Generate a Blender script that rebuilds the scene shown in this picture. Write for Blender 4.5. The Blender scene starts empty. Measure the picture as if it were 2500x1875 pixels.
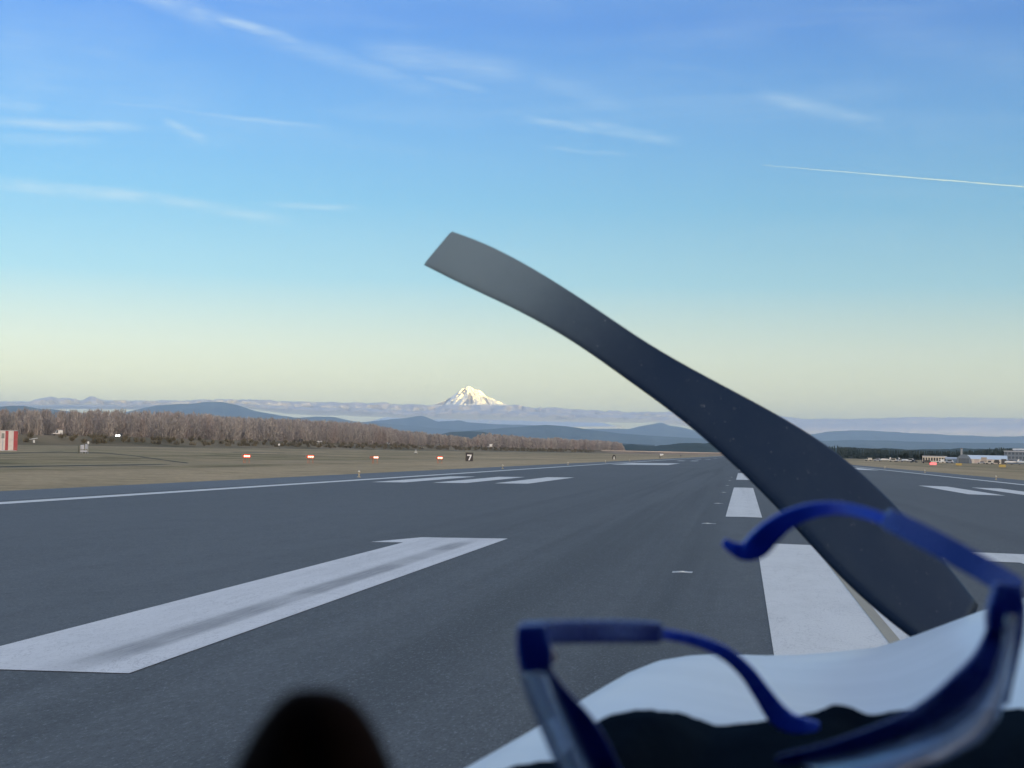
import bpy, math, random
import numpy as np
from mathutils import Vector, Matrix, noise as mnoise
R = math.radians
rng = np.random.default_rng(7); random.seed(7)
sc = bpy.context.scene
COL = sc.collection

# ------------------------------------------------------------------ camera
F, HC, PITCH, YAW, ROLL = 3700.8, 1.65, 0.0436, 0.1521, 0.0207      # focal length in photo pixels, eye height
CAM = Vector((-0.04, 0.0, HC))
_c, _s = math.cos(YAW), math.sin(YAW)
FWD = Vector((-_s * math.cos(PITCH), _c * math.cos(PITCH), math.sin(PITCH)))
_rt = Vector((_c, _s, 0)); _up = _rt.cross(FWD)
RT = _rt * math.cos(ROLL) + _up * math.sin(ROLL)
UP = -_rt * math.sin(ROLL) + _up * math.cos(ROLL)
cd = bpy.data.cameras.new("camera"); cam = bpy.data.objects.new("camera", cd); COL.objects.link(cam)
m = Matrix.Identity(4)
for i in range(3):
    m[i][0], m[i][1], m[i][2], m[i][3] = RT[i], UP[i], -FWD[i], CAM[i]
cam.matrix_world = m
cd.sensor_width = 36; cd.lens = F / 2500 * 36
cd.clip_start = 0.02; cd.clip_end = 300000
cd.dof.use_dof = True; cd.dof.focus_distance = 400.0; cd.dof.aperture_fstop = 18.0
sc.camera = cam
def U(px, py, d):                      # the point seen at a photo pixel, at depth d metres along the view axis
    return CAM + (FWD + RT * ((px - 1250) / F) - UP * ((py - 937.5) / F)) * d
def DIR(px, py):
    return (FWD + RT * ((px - 1250) / F) - UP * ((py - 937.5) / F)).normalized()
def GP(px, py, z=-0.5):                # where that ray meets the level z
    v = FWD + RT * ((px - 1250) / F) - UP * ((py - 937.5) / F)
    return CAM + v * ((z - CAM.z) / v.z)
def horizon(px):
    return 1084.86 + (px - 574.7) * (1110.51 - 1084.86) / (1814.5 - 574.7)

# ------------------------------------------------------------------ sun, sky, exposure
EXPO = 2.8
SUN_AZ, SUN_EL = 145.0, -0.82          # clockwise from the runway's direction; the sun has just left the airfield
sv = Vector((math.sin(R(SUN_AZ)) * math.cos(R(SUN_EL)), math.cos(R(SUN_AZ)) * math.cos(R(SUN_EL)), math.sin(R(SUN_EL))))
ld = bpy.data.lights.new("sun", 'SUN'); ld.energy = 4.6; ld.angle = R(0.5); ld.color = (1.0, 0.71, 0.17)
lo = bpy.data.objects.new("sun", ld); COL.objects.link(lo)
lo.rotation_euler = sv.to_track_quat('Z', 'Y').to_euler()
sc.view_settings.view_transform = 'Standard'; sc.view_settings.look = 'None'
sc.view_settings.exposure = EXPO; sc.view_settings.gamma = 1.0
sc.cycles.use_denoising = True
sc.cycles.max_bounces = 6; sc.cycles.volume_bounces = 1; sc.cycles.transparent_max_bounces = 12
sc.cycles.sample_clamp_indirect = 6

w = bpy.data.worlds.new("World"); sc.world = w; w.use_nodes = True
NT = w.node_tree; NT.nodes.clear()
class NG:
    def __init__(s, nt): s.nt = nt
    def n(s, t, **kw):
        x = s.nt.nodes.new(t)
        for k, v in kw.items(): setattr(x, k, v)
        return x
    def put(s, sock, v):
        if hasattr(v, 'is_output'): s.nt.links.new(v, sock)
        else: sock.default_value = v
    def m(s, op, a, b=0.0, c=0.0, clamp=False):
        x = s.n('ShaderNodeMath', operation=op, use_clamp=clamp)
        s.put(x.inputs[0], a); s.put(x.inputs[1], b); s.put(x.inputs[2], c)
        return x.outputs[0]
    def dot(s, a, b):
        x = s.n('ShaderNodeVectorMath', operation='DOT_PRODUCT'); s.put(x.inputs[0], a); s.put(x.inputs[1], b)
        return x.outputs['Value']
    def mix(s, f, a, b, mode='MIX'):
        x = s.n('ShaderNodeMix', data_type='RGBA', blend_type=mode)
        s.put(x.inputs[0], f); s.put(x.inputs[6], a); s.put(x.inputs[7], b)
        return x.outputs[2]
    def ramp(s, f, stops, interp='LINEAR'):
        x = s.n('ShaderNodeValToRGB'); s.put(x.inputs[0], f); x.color_ramp.interpolation = interp
        e = x.color_ramp.elements
        while len(e) > 1: e.remove(e[-1])
        for i, (p, c) in enumerate(stops):
            q = e[0] if i == 0 else e.new(p)
            q.position = p; q.color = c if len(c) == 4 else (*c, 1)
        return x.outputs[0]
    def noise(s, vec, scale, detail=4, rough=0.5, dist=0.0):
        x = s.n('ShaderNodeTexNoise'); s.put(x.inputs['Vector'], vec); x.inputs['Scale'].default_value = scale
        x.inputs['Detail'].default_value = detail; x.inputs['Roughness'].default_value = rough
        x.inputs['Distortion'].default_value = dist
        return x.outputs[0]
    def scale(s, vec, sx, sy, sz):
        x = s.n('ShaderNodeVectorMath', operation='MULTIPLY'); s.put(x.inputs[0], vec); x.inputs[1].default_value = (sx, sy, sz)
        return x.outputs[0]
    def smooth(s, v, a, b, lo=0.0, hi=1.0):
        x = s.n('ShaderNodeMapRange', interpolation_type='SMOOTHSTEP')
        s.put(x.inputs[0], v); s.put(x.inputs[1], a); s.put(x.inputs[2], b); s.put(x.inputs[3], lo); s.put(x.inputs[4], hi)
        return x.outputs[0]
def lin(r, g, b):
    f = lambda c: (c / 255 / 12.92) if c / 255 <= 0.04045 else ((c / 255 + 0.055) / 1.055) ** 2.4
    return (f(r), f(g), f(b))
g = NG(NT)
tc = g.n('ShaderNodeTexCoord').outputs['Generated']
sep = g.n('ShaderNodeSeparateXYZ'); NT.links.new(tc, sep.inputs[0])
sky = g.n('ShaderNodeTexSky', sky_type='NISHITA', sun_disc=False)
sky.sun_elevation = R(SUN_EL); sky.sun_rotation = R(SUN_AZ)
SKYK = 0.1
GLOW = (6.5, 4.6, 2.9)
# sky by height: clear winter evening low down, brightened overhead, unseen, for ambient light
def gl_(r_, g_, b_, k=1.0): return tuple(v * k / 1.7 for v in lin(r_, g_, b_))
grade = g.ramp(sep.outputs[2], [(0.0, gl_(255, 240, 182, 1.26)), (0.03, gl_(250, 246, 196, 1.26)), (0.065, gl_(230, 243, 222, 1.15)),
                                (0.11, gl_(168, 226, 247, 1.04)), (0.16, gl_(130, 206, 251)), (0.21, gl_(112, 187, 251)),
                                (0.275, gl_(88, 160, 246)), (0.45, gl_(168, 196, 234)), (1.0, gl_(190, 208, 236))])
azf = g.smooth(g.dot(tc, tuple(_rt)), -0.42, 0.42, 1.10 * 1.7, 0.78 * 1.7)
# the sunset glow low over the western horizon, behind the camera
sh = Vector((math.sin(R(SUN_AZ)), math.cos(R(SUN_AZ)), 0))
gl = g.m('MULTIPLY', g.smooth(g.dot(tc, tuple(sh)), -.1, 1.0), g.m('POWER', g.m('SUBTRACT', 1.0, g.m('ABSOLUTE', sep.outputs[2], clamp=True), clamp=True), 3.0))
glow = g.n('ShaderNodeVectorMath', operation='SCALE'); glow.inputs[0].default_value = GLOW; NT.links.new(gl, glow.inputs[3])
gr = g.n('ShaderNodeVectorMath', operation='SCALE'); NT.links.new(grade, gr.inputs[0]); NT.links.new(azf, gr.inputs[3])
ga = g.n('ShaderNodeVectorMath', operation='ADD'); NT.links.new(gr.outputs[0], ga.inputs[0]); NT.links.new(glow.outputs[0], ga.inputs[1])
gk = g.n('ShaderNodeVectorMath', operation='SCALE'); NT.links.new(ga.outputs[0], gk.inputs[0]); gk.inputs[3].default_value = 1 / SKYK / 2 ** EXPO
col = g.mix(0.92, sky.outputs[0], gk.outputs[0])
# cirrus: streaks at fixed sky directions
streaks = [  # x0,y0,x1,y1, half width (px), strength
    (250, -60, 560, 60, 26, .55), (480, 20, 760, 115, 12, .6), (560, 60, 1100, 235, 22, .25),
    (850, 120, 1330, 190, 32, .32), (1010, 185, 1200, 225, 9, .25),
    (-80, 285, 360, 318, 12, .6), (150, 240, 820, 312, 5, .32), (380, 290, 520, 350, 12, .4),
    (-60, 240, 120, 262, 20, .35), (-60, 440, 420, 488, 15, .75), (300, 470, 720, 540, 14, .45),
    (620, 495, 900, 512, 7, .45), (1250, 285, 1480, 318, 9, .5), (1380, 290, 1680, 352, 14, .32),
    (1300, 355, 1570, 378, 5, .22), (1820, 220, 2200, 320, 18, .3), (1250, 170, 1560, 270, 24, .16),
    (-80, 60, 420, 96, 60, .22), (-100, 180, 600, 240, 70, .16), (2050, 60, 2600, 170, 50, .10), (-60, 330, 260, 345, 12, .25),
]
nv = g.noise(g.scale(tc, 9, 9, 60), 1.0, 6, .6, .4)
nv2 = g.noise(g.scale(tc, 30, 30, 260), 1.0, 7, .75, .5)
warp = g.m('MULTIPLY', g.m('SUBTRACT', g.noise(g.scale(tc, 14, 14, 14), 1.0, 4, .6), .5), 0.006)
tot = None
for (x0, y0, x1, y1, hw, st) in streaks:
    a, b = DIR(x0, y0), DIR(x1, y1)
    nrm = a.cross(b).normalized(); mid = (a + b).normalized(); al = nrm.cross(mid)
    half = math.atan((x1 - x0) / 2 / F) * 1.05
    d = g.m('ABSOLUTE', g.m('ADD', g.dot(tc, tuple(nrm)), warp))
    prof = g.smooth(d, hw / F * 1.6, 0.0)
    ends = g.smooth(g.m('ABSOLUTE', g.dot(tc, tuple(al))), half, half * .35)
    v = g.m('MULTIPLY', g.m('MULTIPLY', prof, ends), st)
    tot = v if tot is None else g.m('MAXIMUM', tot, v)
tex = g.m('MULTIPLY', g.smooth(nv, .30, .62, .35, 1.0), g.smooth(nv2, .3, .68, .5, 1.2))
wisp = g.m('MULTIPLY', g.smooth(g.noise(g.scale(tc, 3.5, 3.5, 26), 1.0, 6, .62, .6), .48, .72), .11)
high = g.smooth(sep.outputs[2], .05, .16)
fac = g.m('ADD', g.m('MULTIPLY', tot, tex), g.m('MULTIPLY', wisp, high), clamp=True)
cir = g.n('ShaderNodeVectorMath', operation='SCALE'); cir.inputs[0].default_value = lin(218, 240, 250); cir.inputs[3].default_value = 1 / SKYK / 2 ** EXPO
col = g.mix(g.m('MULTIPLY', fac, .76), col, cir.outputs[0])
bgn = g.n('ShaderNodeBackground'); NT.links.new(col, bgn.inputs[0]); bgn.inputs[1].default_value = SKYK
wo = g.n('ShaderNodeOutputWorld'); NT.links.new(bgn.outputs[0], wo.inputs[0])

# ------------------------------------------------------------------ helpers
def newmat(name):
    mt = bpy.data.materials.new(name); mt.use_nodes = True; nt = mt.node_tree; nt.nodes.clear()
    gg = NG(nt); out = gg.n('ShaderNodeOutputMaterial')
    return mt, gg, out
def mat(name, c, rough=.6, var=.15, scale=3.0, metal=0.0, c2=None, spec=.5, bump=0.0, bscale=None, coord='Object', stretch=(1, 1, 1)):
    mt, gg, out = newmat(name)
    p = gg.n('ShaderNodeBsdfPrincipled'); tcn = gg.n('ShaderNodeTexCoord').outputs[coord]
    v = gg.scale(tcn, *stretch)
    n = gg.noise(v, scale, 6, .6)
    a = tuple(x * (1 - var) for x in c); b = c2 or tuple(min(1, x * (1 + var)) for x in c)
    gg.put(p.inputs['Base Color'], gg.ramp(n, [(.3, a), (.7, b)]))
    p.inputs['Roughness'].default_value = rough; p.inputs['Metallic'].default_value = metal
    p.inputs['Specular IOR Level'].default_value = spec
    if bump:
        bn = gg.n('ShaderNodeBump'); bn.inputs['Strength'].default_value = bump; bn.inputs['Distance'].default_value = .01
        gg.put(bn.inputs['Height'], gg.noise(v, bscale or scale * 6, 5, .6)); gg.nt.links.new(bn.outputs[0], p.inputs['Normal'])
    gg.nt.links.new(p.outputs[0], out.inputs[0])
    return mt
def emit(name, c, s):
    mt, gg, out = newmat(name)
    p = gg.n('ShaderNodeBsdfPrincipled'); p.inputs['Base Color'].default_value = (*c, 1)
    p.inputs['Emission Color'].default_value = (*c, 1); p.inputs['Emission Strength'].default_value = s
    gg.nt.links.new(p.outputs[0], out.inputs[0]); return mt

class MB:
    def __init__(s): s.v = []; s.f = []
    def add(s, vs, fs):
        o = len(s.v); s.v += [tuple(x) for x in vs]; s.f += [tuple(i + o for i in f) for f in fs]; return s
    def box(s, x0, x1, y0, y1, z0, z1, tx=0.0, ty=0.0):
        vs = [(x0, y0, z0), (x1, y0, z0), (x1, y1, z0), (x0, y1, z0),
              (x0 + tx, y0 + ty, z1), (x1 - tx, y0 + ty, z1), (x1 - tx, y1 - ty, z1), (x0 + tx, y1 - ty, z1)]
        return s.add(vs, [(0, 3, 2, 1), (4, 5, 6, 7), (0, 1, 5, 4), (1, 2, 6, 5), (2, 3, 7, 6), (3, 0, 4, 7)])
    def cyl(s, p0, p1, r0, r1=None, n=10, cap=True):
        r1 = r0 if r1 is None else r1
        p0, p1 = Vector(p0), Vector(p1); d = (p1 - p0).normalized()
        u = d.cross(Vector((0, 0, 1)) if abs(d.z) < .9 else Vector((1, 0, 0))).normalized(); v = d.cross(u)
        vs = []
        for p, r in ((p0, r0), (p1, r1)):
            for i in range(n):
                a = 2 * math.pi * i / n; vs.append(p + u * (r * math.cos(a)) + v * (r * math.sin(a)))
        fs = [(i, (i + 1) % n, n + (i + 1) % n, n + i) for i in range(n)]
        if cap: fs += [tuple(range(n))[::-1], tuple(range(n, 2 * n))]
        return s.add(vs, fs)
    def loft(s, rings, cap=True):
        n = len(rings[0]); vs = [p for r in rings for p in r]; fs = []
        for k in range(len(rings) - 1):
            for i in range(n):
                a = k * n + i; b = k * n + (i + 1) % n; fs.append((a, b, b + n, a + n))
        if cap: fs += [tuple(range(n))[::-1], tuple(range((len(rings) - 1) * n, len(rings) * n))]
        return s.add(vs, fs)
    def grid(s, rows):
        n = len(rows[0]); vs = [p for r in rows for p in r]; fs = []
        for k in range(len(rows) - 1):
            for i in range(n - 1):
                a = k * n + i; fs.append((a, a + 1, a + n + 1, a + n))
        return s.add(vs, fs)
    def build(s, name, m, parent=None, smooth=False, bevel=0.0):
        me = bpy.data.meshes.new(name); me.from_pydata([tuple(v) for v in s.v], [], s.f); me.update()
        if smooth: me.polygons.foreach_set('use_smooth', [True] * len(me.polygons))
        o = bpy.data.objects.new(name, me); COL.objects.link(o); me.materials.append(m)
        if bevel:
            b = o.modifiers.new('bevel', 'BEVEL'); b.width = bevel; b.segments = 2; b.limit_method = 'ANGLE'
        if parent: o.parent = parent
        return o
def tag(o, label=None, cat=None, group=None, kind=None):
    if label: o['label'] = label
    if cat: o['category'] = cat
    if group: o['group'] = group
    if kind: o['kind'] = kind
    return o
def empty(name, loc, rz, label, cat, group=None):
    o = bpy.data.objects.new(name, None); COL.objects.link(o); o.location = loc; o.rotation_euler = (0, 0, rz)
    o.empty_display_size = .3
    return tag(o, label, cat, group)
def copy_tree(o, parent=None):
    c = o.copy(); COL.objects.link(c)
    if parent: c.parent = parent
    for ch in list(o.children): copy_tree(ch, c)
    return c
def struct(name, mb, m, label=None, **kw):
    o = mb.build(name, m, **kw); o['kind'] = 'structure'
    if label: o['label'] = label
    return o
def numpy_mesh(name, V, T, m):
    me = bpy.data.meshes.new(name); k = T.shape[1]
    me.vertices.add(len(V)); me.vertices.foreach_set('co', V.astype(np.float32).ravel())
    me.loops.add(T.size); me.loops.foreach_set('vertex_index', T.astype(np.int32).ravel())
    me.polygons.add(len(T)); me.polygons.foreach_set('loop_start', np.arange(0, T.size, k, dtype=np.int32))
    me.polygons.foreach_set('loop_total', np.full(len(T), k, dtype=np.int32))
    me.update(calc_edges=True); me.validate()
    me.materials.append(m)
    o = bpy.data.objects.new(name, me); COL.objects.link(o); return o
def fbm(x, y, z=0.0, o=5, g_=0.5):
    return mnoise.fractal(Vector((x, y, z)), 1.0 - g_ + .4, 2.0, o)
def sstep(a, b, x):
    t = min(1, max(0, (x - a) / (b - a))); return t * t * (3 - 2 * t)

# ------------------------------------------------------------------ ground
GX0, GX1, GY0, GY1 = -40000, 75000, -30000, 58000
GZ = -0.5
def grass_mat():
    mt, gg, out = newmat('grass')
    p = gg.n('ShaderNodeBsdfPrincipled'); P = gg.n('ShaderNodeNewGeometry').outputs['Position']
    sp = gg.n('ShaderNodeSeparateXYZ'); gg.nt.links.new(P, sp.inputs[0])
    big = gg.noise(gg.scale(P, .011, .007, 0), 1.0, 6, .65, 1.2)
    mid = gg.noise(gg.scale(P, .045, .03, 0), 1.0, 6, .68, .8)
    fine = gg.noise(P, 2.2, 6, .75)
    c1 = gg.ramp(mid, [(.30, (.15, .125, .050)), (.45, (.33, .26, .15)), (.58, (.58, .43, .26)), (.72, (.26, .235, .10))])
    c2 = gg.ramp(big, [(.34, (.17, .165, .065)), (.5, (.34, .265, .155)), (.64, (.66, .48, .30))])
    c = gg.mix(.5, c1, c2)
    c = gg.mix(gg.smooth(gg.noise(gg.scale(P, .05, .012, 0), 1.0, 5, .6, 1.5), .54, .66, 0, .6), c, (.075, .072, .035, 1))
    # dry strip beside the paving
    ax = gg.m('ABSOLUTE', sp.outputs[0])
    near = gg.smooth(gg.m('ADD', ax, gg.m('MULTIPLY', gg.m('SUBTRACT', mid, .5), 6)), 50.0, 44.0)
    c = gg.mix(gg.m('MULTIPLY', near, .65), c, (.54, .41, .255, 1))
    band = gg.m('MULTIPLY', gg.smooth(ax, 52, 56), gg.smooth(ax, 66, 60))
    c = gg.mix(gg.m('MULTIPLY', band, .5), c, (.46, .36, .235, 1))
    c = gg.mix(gg.smooth(gg.noise(P, .35, 6, .75), .42, .7, 0, .5), c, (.13, .115, .06, 1))
    c = gg.mix(gg.smooth(fine, .3, .75, 0, .45), c, (.09, .08, .05, 1))
    gg.put(p.inputs['Base Color'], c); p.inputs['Roughness'].default_value = .95; p.inputs['Specular IOR Level'].default_value = .1
    bn = gg.n('ShaderNodeBump'); bn.inputs['Strength'].default_value = .6; bn.inputs['Distance'].default_value = .15
    gg.put(bn.inputs['Height'], fine); gg.nt.links.new(bn.outputs[0], p.inputs['Normal'])
    gg.nt.links.new(p.outputs[0], out.inputs[0]); return mt
M_GRASS = grass_mat()
def axis(a, b, near):
    xs = set([a, b])
    v = near
    k = [0.0]
    while v < max(abs(a), abs(b)): k += [v, -v]; v *= 1.5
    return sorted(x for x in set(k) | xs if a <= x <= b)
gx, gy = axis(GX0, GX1, 40), axis(GY0, GY1, 40)
mb = MB(); mb.grid([[(x, y, GZ) for x in gx] for y in gy])
struct('ground', mb, M_GRASS)

# ------------------------------------------------------------------ runway
CR = 0.014
RW = 29.5
def asphalt(name, base, paint=False, streak=None):
    mt, gg, out = newmat(name)
    p = gg.n('ShaderNodeBsdfPrincipled'); P = gg.n('ShaderNodeNewGeometry').outputs['Position']
    sp = gg.n('ShaderNodeSeparateXYZ'); gg.nt.links.new(P, sp.inputs[0])
    lane = gg.noise(gg.scale(P, .9, .010, 0), 1.0, 5, .6, .3)
    patch = gg.noise(gg.scale(P, .10, .02, 0), 1.0, 5, .6, .4)
    agg = gg.noise(gg.scale(P, 46, 15, 10), 1.0, 3, .9)
    mid_ = gg.noise(gg.scale(P, 9, 3.2, 0), 1.0, 6, .85)
    mott = gg.noise(gg.scale(P, 1.6, .5, 0), 1.0, 6, .7)
    wide = gg.noise(gg.scale(P, .25, .006, 0), 1.0, 3, .6)
    # rubber laid down by tyres either side of the centreline
    rub = gg.m('MULTIPLY', gg.smooth(gg.m('ABSOLUTE', sp.outputs[0]), 10.0, 3.0), gg.smooth(lane, .42, .68))
    rub = gg.m('MULTIPLY', rub, gg.smooth(wide, .3, .6, .3, 1.0))
    if paint:
        c = gg.mix(gg.smooth(mott, .35, .75, .0, .35), (*base, 1), tuple(x * .72 for x in base) + (1,))
        c = gg.mix(gg.m('MULTIPLY', rub, .38), c, (.12, .125, .13, 1))
        chip = gg.smooth(gg.noise(gg.scale(P, 6, 1.4, 0), 1.0, 8, .85), .60, .70)
        c = gg.mix(gg.m('MULTIPLY', chip, .5), c, (.16, .165, .17, 1))
        c = gg.mix(gg.smooth(agg, .5, .75, 0, .5), c, (.22, .22, .23, 1))
        c = gg.mix(gg.smooth(gg.m('ABSOLUTE', gg.m('SUBTRACT', gg.noise(gg.scale(P, 1.6, .5, 0), 1.0, 6, .7, 1.2), .5)), .010, .0, 0, .30), c, (.2, .2, .21, 1))
        if streak:
            sx, w_, y0, y1 = streak
            edge = gg.m('ADD', sp.outputs[0], gg.m('MULTIPLY', gg.m('SUBTRACT', gg.noise(gg.scale(P, 1, .25, 0), 1.0, 4, .6), .5), .10))
            sl = gg.m('ADD', edge, gg.m('MULTIPLY', sp.outputs[1], 0.004))
            f = gg.smooth(gg.m('ABSOLUTE', gg.m('SUBTRACT', sl, sx)), w_, w_ * .45)
            f = gg.m('MULTIPLY', f, gg.smooth(gg.noise(gg.scale(P, 24, .8, 0), 1.0, 5, .7), .2, .6, .3, 1.0))
            f = gg.m('MULTIPLY', f, gg.smooth(gg.noise(gg.scale(P, .1, .35, 0), 1.0, 2, .5), .35, .5, .45, 1.0))
            f = gg.m('MULTIPLY', f, gg.m('MULTIPLY', gg.smooth(sp.outputs[1], y0, y0 + 1.5), gg.smooth(sp.outputs[1], y1, y1 - 2)))
            c = gg.mix(gg.m('MULTIPLY', f, .62), c, (.16, .165, .175, 1))
    else:
        c = gg.ramp(patch, [(.3, tuple(x * .86 for x in base)), (.7, tuple(x * 1.15 for x in base))])
        c = gg.mix(gg.smooth(mott, .4, .75, 0, .5), c, tuple(x * .68 for x in base) + (1,))
        c = gg.mix(gg.smooth(mid_, .5, .7, 0, .6), c, tuple(x * 1.5 for x in base) + (1,))
        c = gg.mix(gg.smooth(mid_, .49, .3, 0, .7), c, tuple(x * .55 for x in base) + (1,))
        c = gg.mix(gg.m('MULTIPLY', rub, .75), c, tuple(x * .50 for x in base) + (1,))
        c = gg.mix(gg.smooth(agg, .54, .70, 0, .75), c, tuple(min(1, x * 2.3) for x in base) + (1,))
        c = gg.mix(gg.smooth(agg, .46, .32, 0, .7), c, tuple(x * .35 for x in base) + (1,))
    gg.put(p.inputs['Base Color'], c); p.inputs['Roughness'].default_value = .78; p.inputs['Specular IOR Level'].default_value = .34
    bn = gg.n('ShaderNodeBump'); bn.inputs['Strength'].default_value = .5 if not paint else .2; bn.inputs['Distance'].default_value = .006
    gg.put(bn.inputs['Height'], agg); gg.nt.links.new(bn.outputs[0], p.inputs['Normal'])
    gg.nt.links.new(p.outputs[0], out.inputs[0]); return mt
M_ASPH = asphalt('asphalt', (.082, .090, .096))
M_SHO = asphalt('shoulder_asphalt', (.108, .122, .134))
WHT = (.64, .64, .62)
M_PAINT = asphalt('white_paint', WHT, True)
M_ONE = asphalt('numeral_paint', (.66, .66, .66), True, streak=(-4.98, .24, 10.7, 28.6))
M_YEL = asphalt('faded_yellow_paint', (.34, .31, .24), True)
END = 2650
ys = sorted(set([-400, -100, 0] + [10 * i for i in range(1, 30)] + [300 + 50 * i for i in range(48)]))
def zc(x): return -CR * abs(x)
mb = MB(); mb.grid([[(x, y, zc(x)) for x in (-23.9, -12, 0, 12, 23.9)] for y in ys])
struct('runway', mb, M_ASPH)
for sgn in (-1, 1):
    mb = MB(); xs = (23.9, 26.5, RW, RW + .25)
    mb.grid([[(sgn * x, y, zc(x) - .006 if x <= RW else GZ - .05) for x in xs] for y in ys])
    struct('runway_shoulder', mb, M_SHO)
def sheet(mb, pts, dz=.006, seg=None):      # polygon in plan laid on the crowned surface, all on one side of the crown
    mb.add([(x, y, zc(x) + dz) for x, y in pts], [tuple(range(len(pts)))])
def rect(mb, x0, x1, y0, y1, dz=.006):
    xs = [x0] + ([0] if x0 < 0 < x1 else []) + [x1]
    for a, b in zip(xs, xs[1:]): sheet(mb, [(a, y0), (b, y0), (b, y1), (a, y1)], dz)
Ys0, L_, G_ = 40.9, 36.58, 24.38
mb = MB()
k = 0
while Ys0 + k * (L_ + G_) + L_ < END - 60:
    y0 = Ys0 + k * (L_ + G_); rect(mb, -.48, .48, y0, y0 + L_); k += 1
struct('centerline_stripes', mb, M_PAINT, 'white dashed stripes down the middle of the runway')
mb = MB()
for sgn in (-1, 1):
    for k in range(len(ys) - 1):
        x0, x1 = sorted((sgn * 22.25, sgn * 23.15)); rect(mb, x0, x1, ys[k], ys[k + 1])
struct('edge_lines', mb, M_PAINT, 'continuous white lines along both runway edges')
# numerals: the 1 left of centre, the 0 right of it
YN, XR, ST = 29.04, -4.51, 1.67
mb = MB()
sheet(mb, [(XR - ST, YN - 18.29), (XR, YN - 18.29), (XR, YN), (XR - ST, YN)][:4])
sheet(mb, [(XR - ST - .62, YN - 1.75), (XR - ST, YN - 1.75), (XR - ST, YN), (XR - ST - .02, YN)][:4])
struct('runway_numeral_one', mb, M_ONE, 'big white painted 1 with a dark tyre streak along its stem')
mb = MB()
zx0, zx1 = .235, 6.3
rect(mb, zx0, zx0 + 1.72, YN - 18.29, YN); rect(mb, zx1 - 1.72, zx1, YN - 18.29, YN)
rect(mb, zx0 + 1.72, zx1 - 1.72, YN - 2.5, YN); rect(mb, zx0 + 1.72, zx1 - 1.72, YN - 18.29, YN - 15.8)
struct('runway_numeral_zero', mb, M_PAINT, 'big white painted 0 right of the centreline, seen behind the glasses')
mb = MB(); Yt = 82.1
for base, nb in ((0, 3), (2, 2), (3, 2), (4, 1), (5, 1)):
    for i in range(nb):
        for sgn in (-1, 1):
            xa = 11.62 + 3.45 * i; x0, x1 = sorted((sgn * xa, sgn * (xa + 1.86)))
            rect(mb, x0, x1, Yt + base * 152.4, Yt + base * 152.4 + 22.86)
struct('touchdown_zone_bars', mb, M_PAINT, 'short white bars in threes either side of the centreline')
mb = MB()
for sgn in (-1, 1):
    x0, x1 = sorted((sgn * 11.6, sgn * 20.6)); rect(mb, x0, x1, Yt + 156, Yt + 156 + 45.7)
struct('aiming_point_blocks', mb, M_PAINT, 'two broad white blocks far down the runway')
mb = MB(); rect(mb, 1.28, 1.40, -30, 56.0, .012); rect(mb, 1.56, 1.62, -30, 56.0, .012)
struct('taxi_line', mb, M_YEL, 'faded yellow taxi line running over the numeral')
# far end: tan threshold pavement strip across the runway
mb = MB(); rect(mb, -22, 22, END - 40, END - 10, .01)
struct('far_threshold_strip', mb, mat('threshold_paint', (.4, .4, .4)))

# inset lights beside the centreline
M_STEEL = mat('cast_steel', (.42, .43, .42), .5, .2, 30)
M_LENSW = mat('lamp_glass', (.75, .76, .72), .2, .1, 20)
def inset():
    r = empty('inset_light', (0, 0, 0), 0, 'flush steel light set in the asphalt just left of the centreline', 'runway light', 'inset lights in a row beside the centreline')
    ring = [[(math.cos(a) * rr, math.sin(a) * rr, z) for a in [2 * math.pi * i / 20 for i in range(20)]] for rr, z in ((.11, .001), (.105, .005), (.06, .009))]
    MB().loft(ring).build('rim', M_STEEL, r, smooth=False)
    MB().box(-.03, .03, -.08, -.02, .009, .016, .008, .01).build('lens', M_LENSW, r)
    return r
il = None
for i in range(7):
    y = 21.5 + 15.24 * i
    o = inset() if il is None else copy_tree(il)
    il = il or o
    o.location = (-.86, y, zc(.86) + .004)
for i_, o in enumerate([o for o in bpy.data.objects if o.name.startswith('inset_light')]):
    o['label'] = ['', 'second flush steel light, just beyond the nearest one', 'third flush steel light, beside the near end of the closest centre dash', 'fourth flush steel light, beside the far half of the closest centre dash', 'fifth flush steel light, left of the gap after the closest centre dash', 'sixth flush steel light, left of the second centre dash', 'farthest flush steel light left of the second centre dash'][i_] or 'x'
il['label'] = 'nearest flush steel light in the asphalt, between the 1 and the glasses'
# paint patches round the nearest flush lights
mb = MB()
rect(mb, -1.00, -.72, 21.36, 21.62, .003)
struct('light_sealant_patch', mb, mat('pale_sealant', (.46, .47, .47), .8, .35, 14))
mb = MB(); rect(mb, -1.0, -.66, 36.5, 36.9, .003); rect(mb, -1.0, -.68, 51.7, 52.1, .003)
struct('light_sealant_patch', mb, mat('dull_sealant', (.24, .25, .26), .8, .35, 14))

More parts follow.
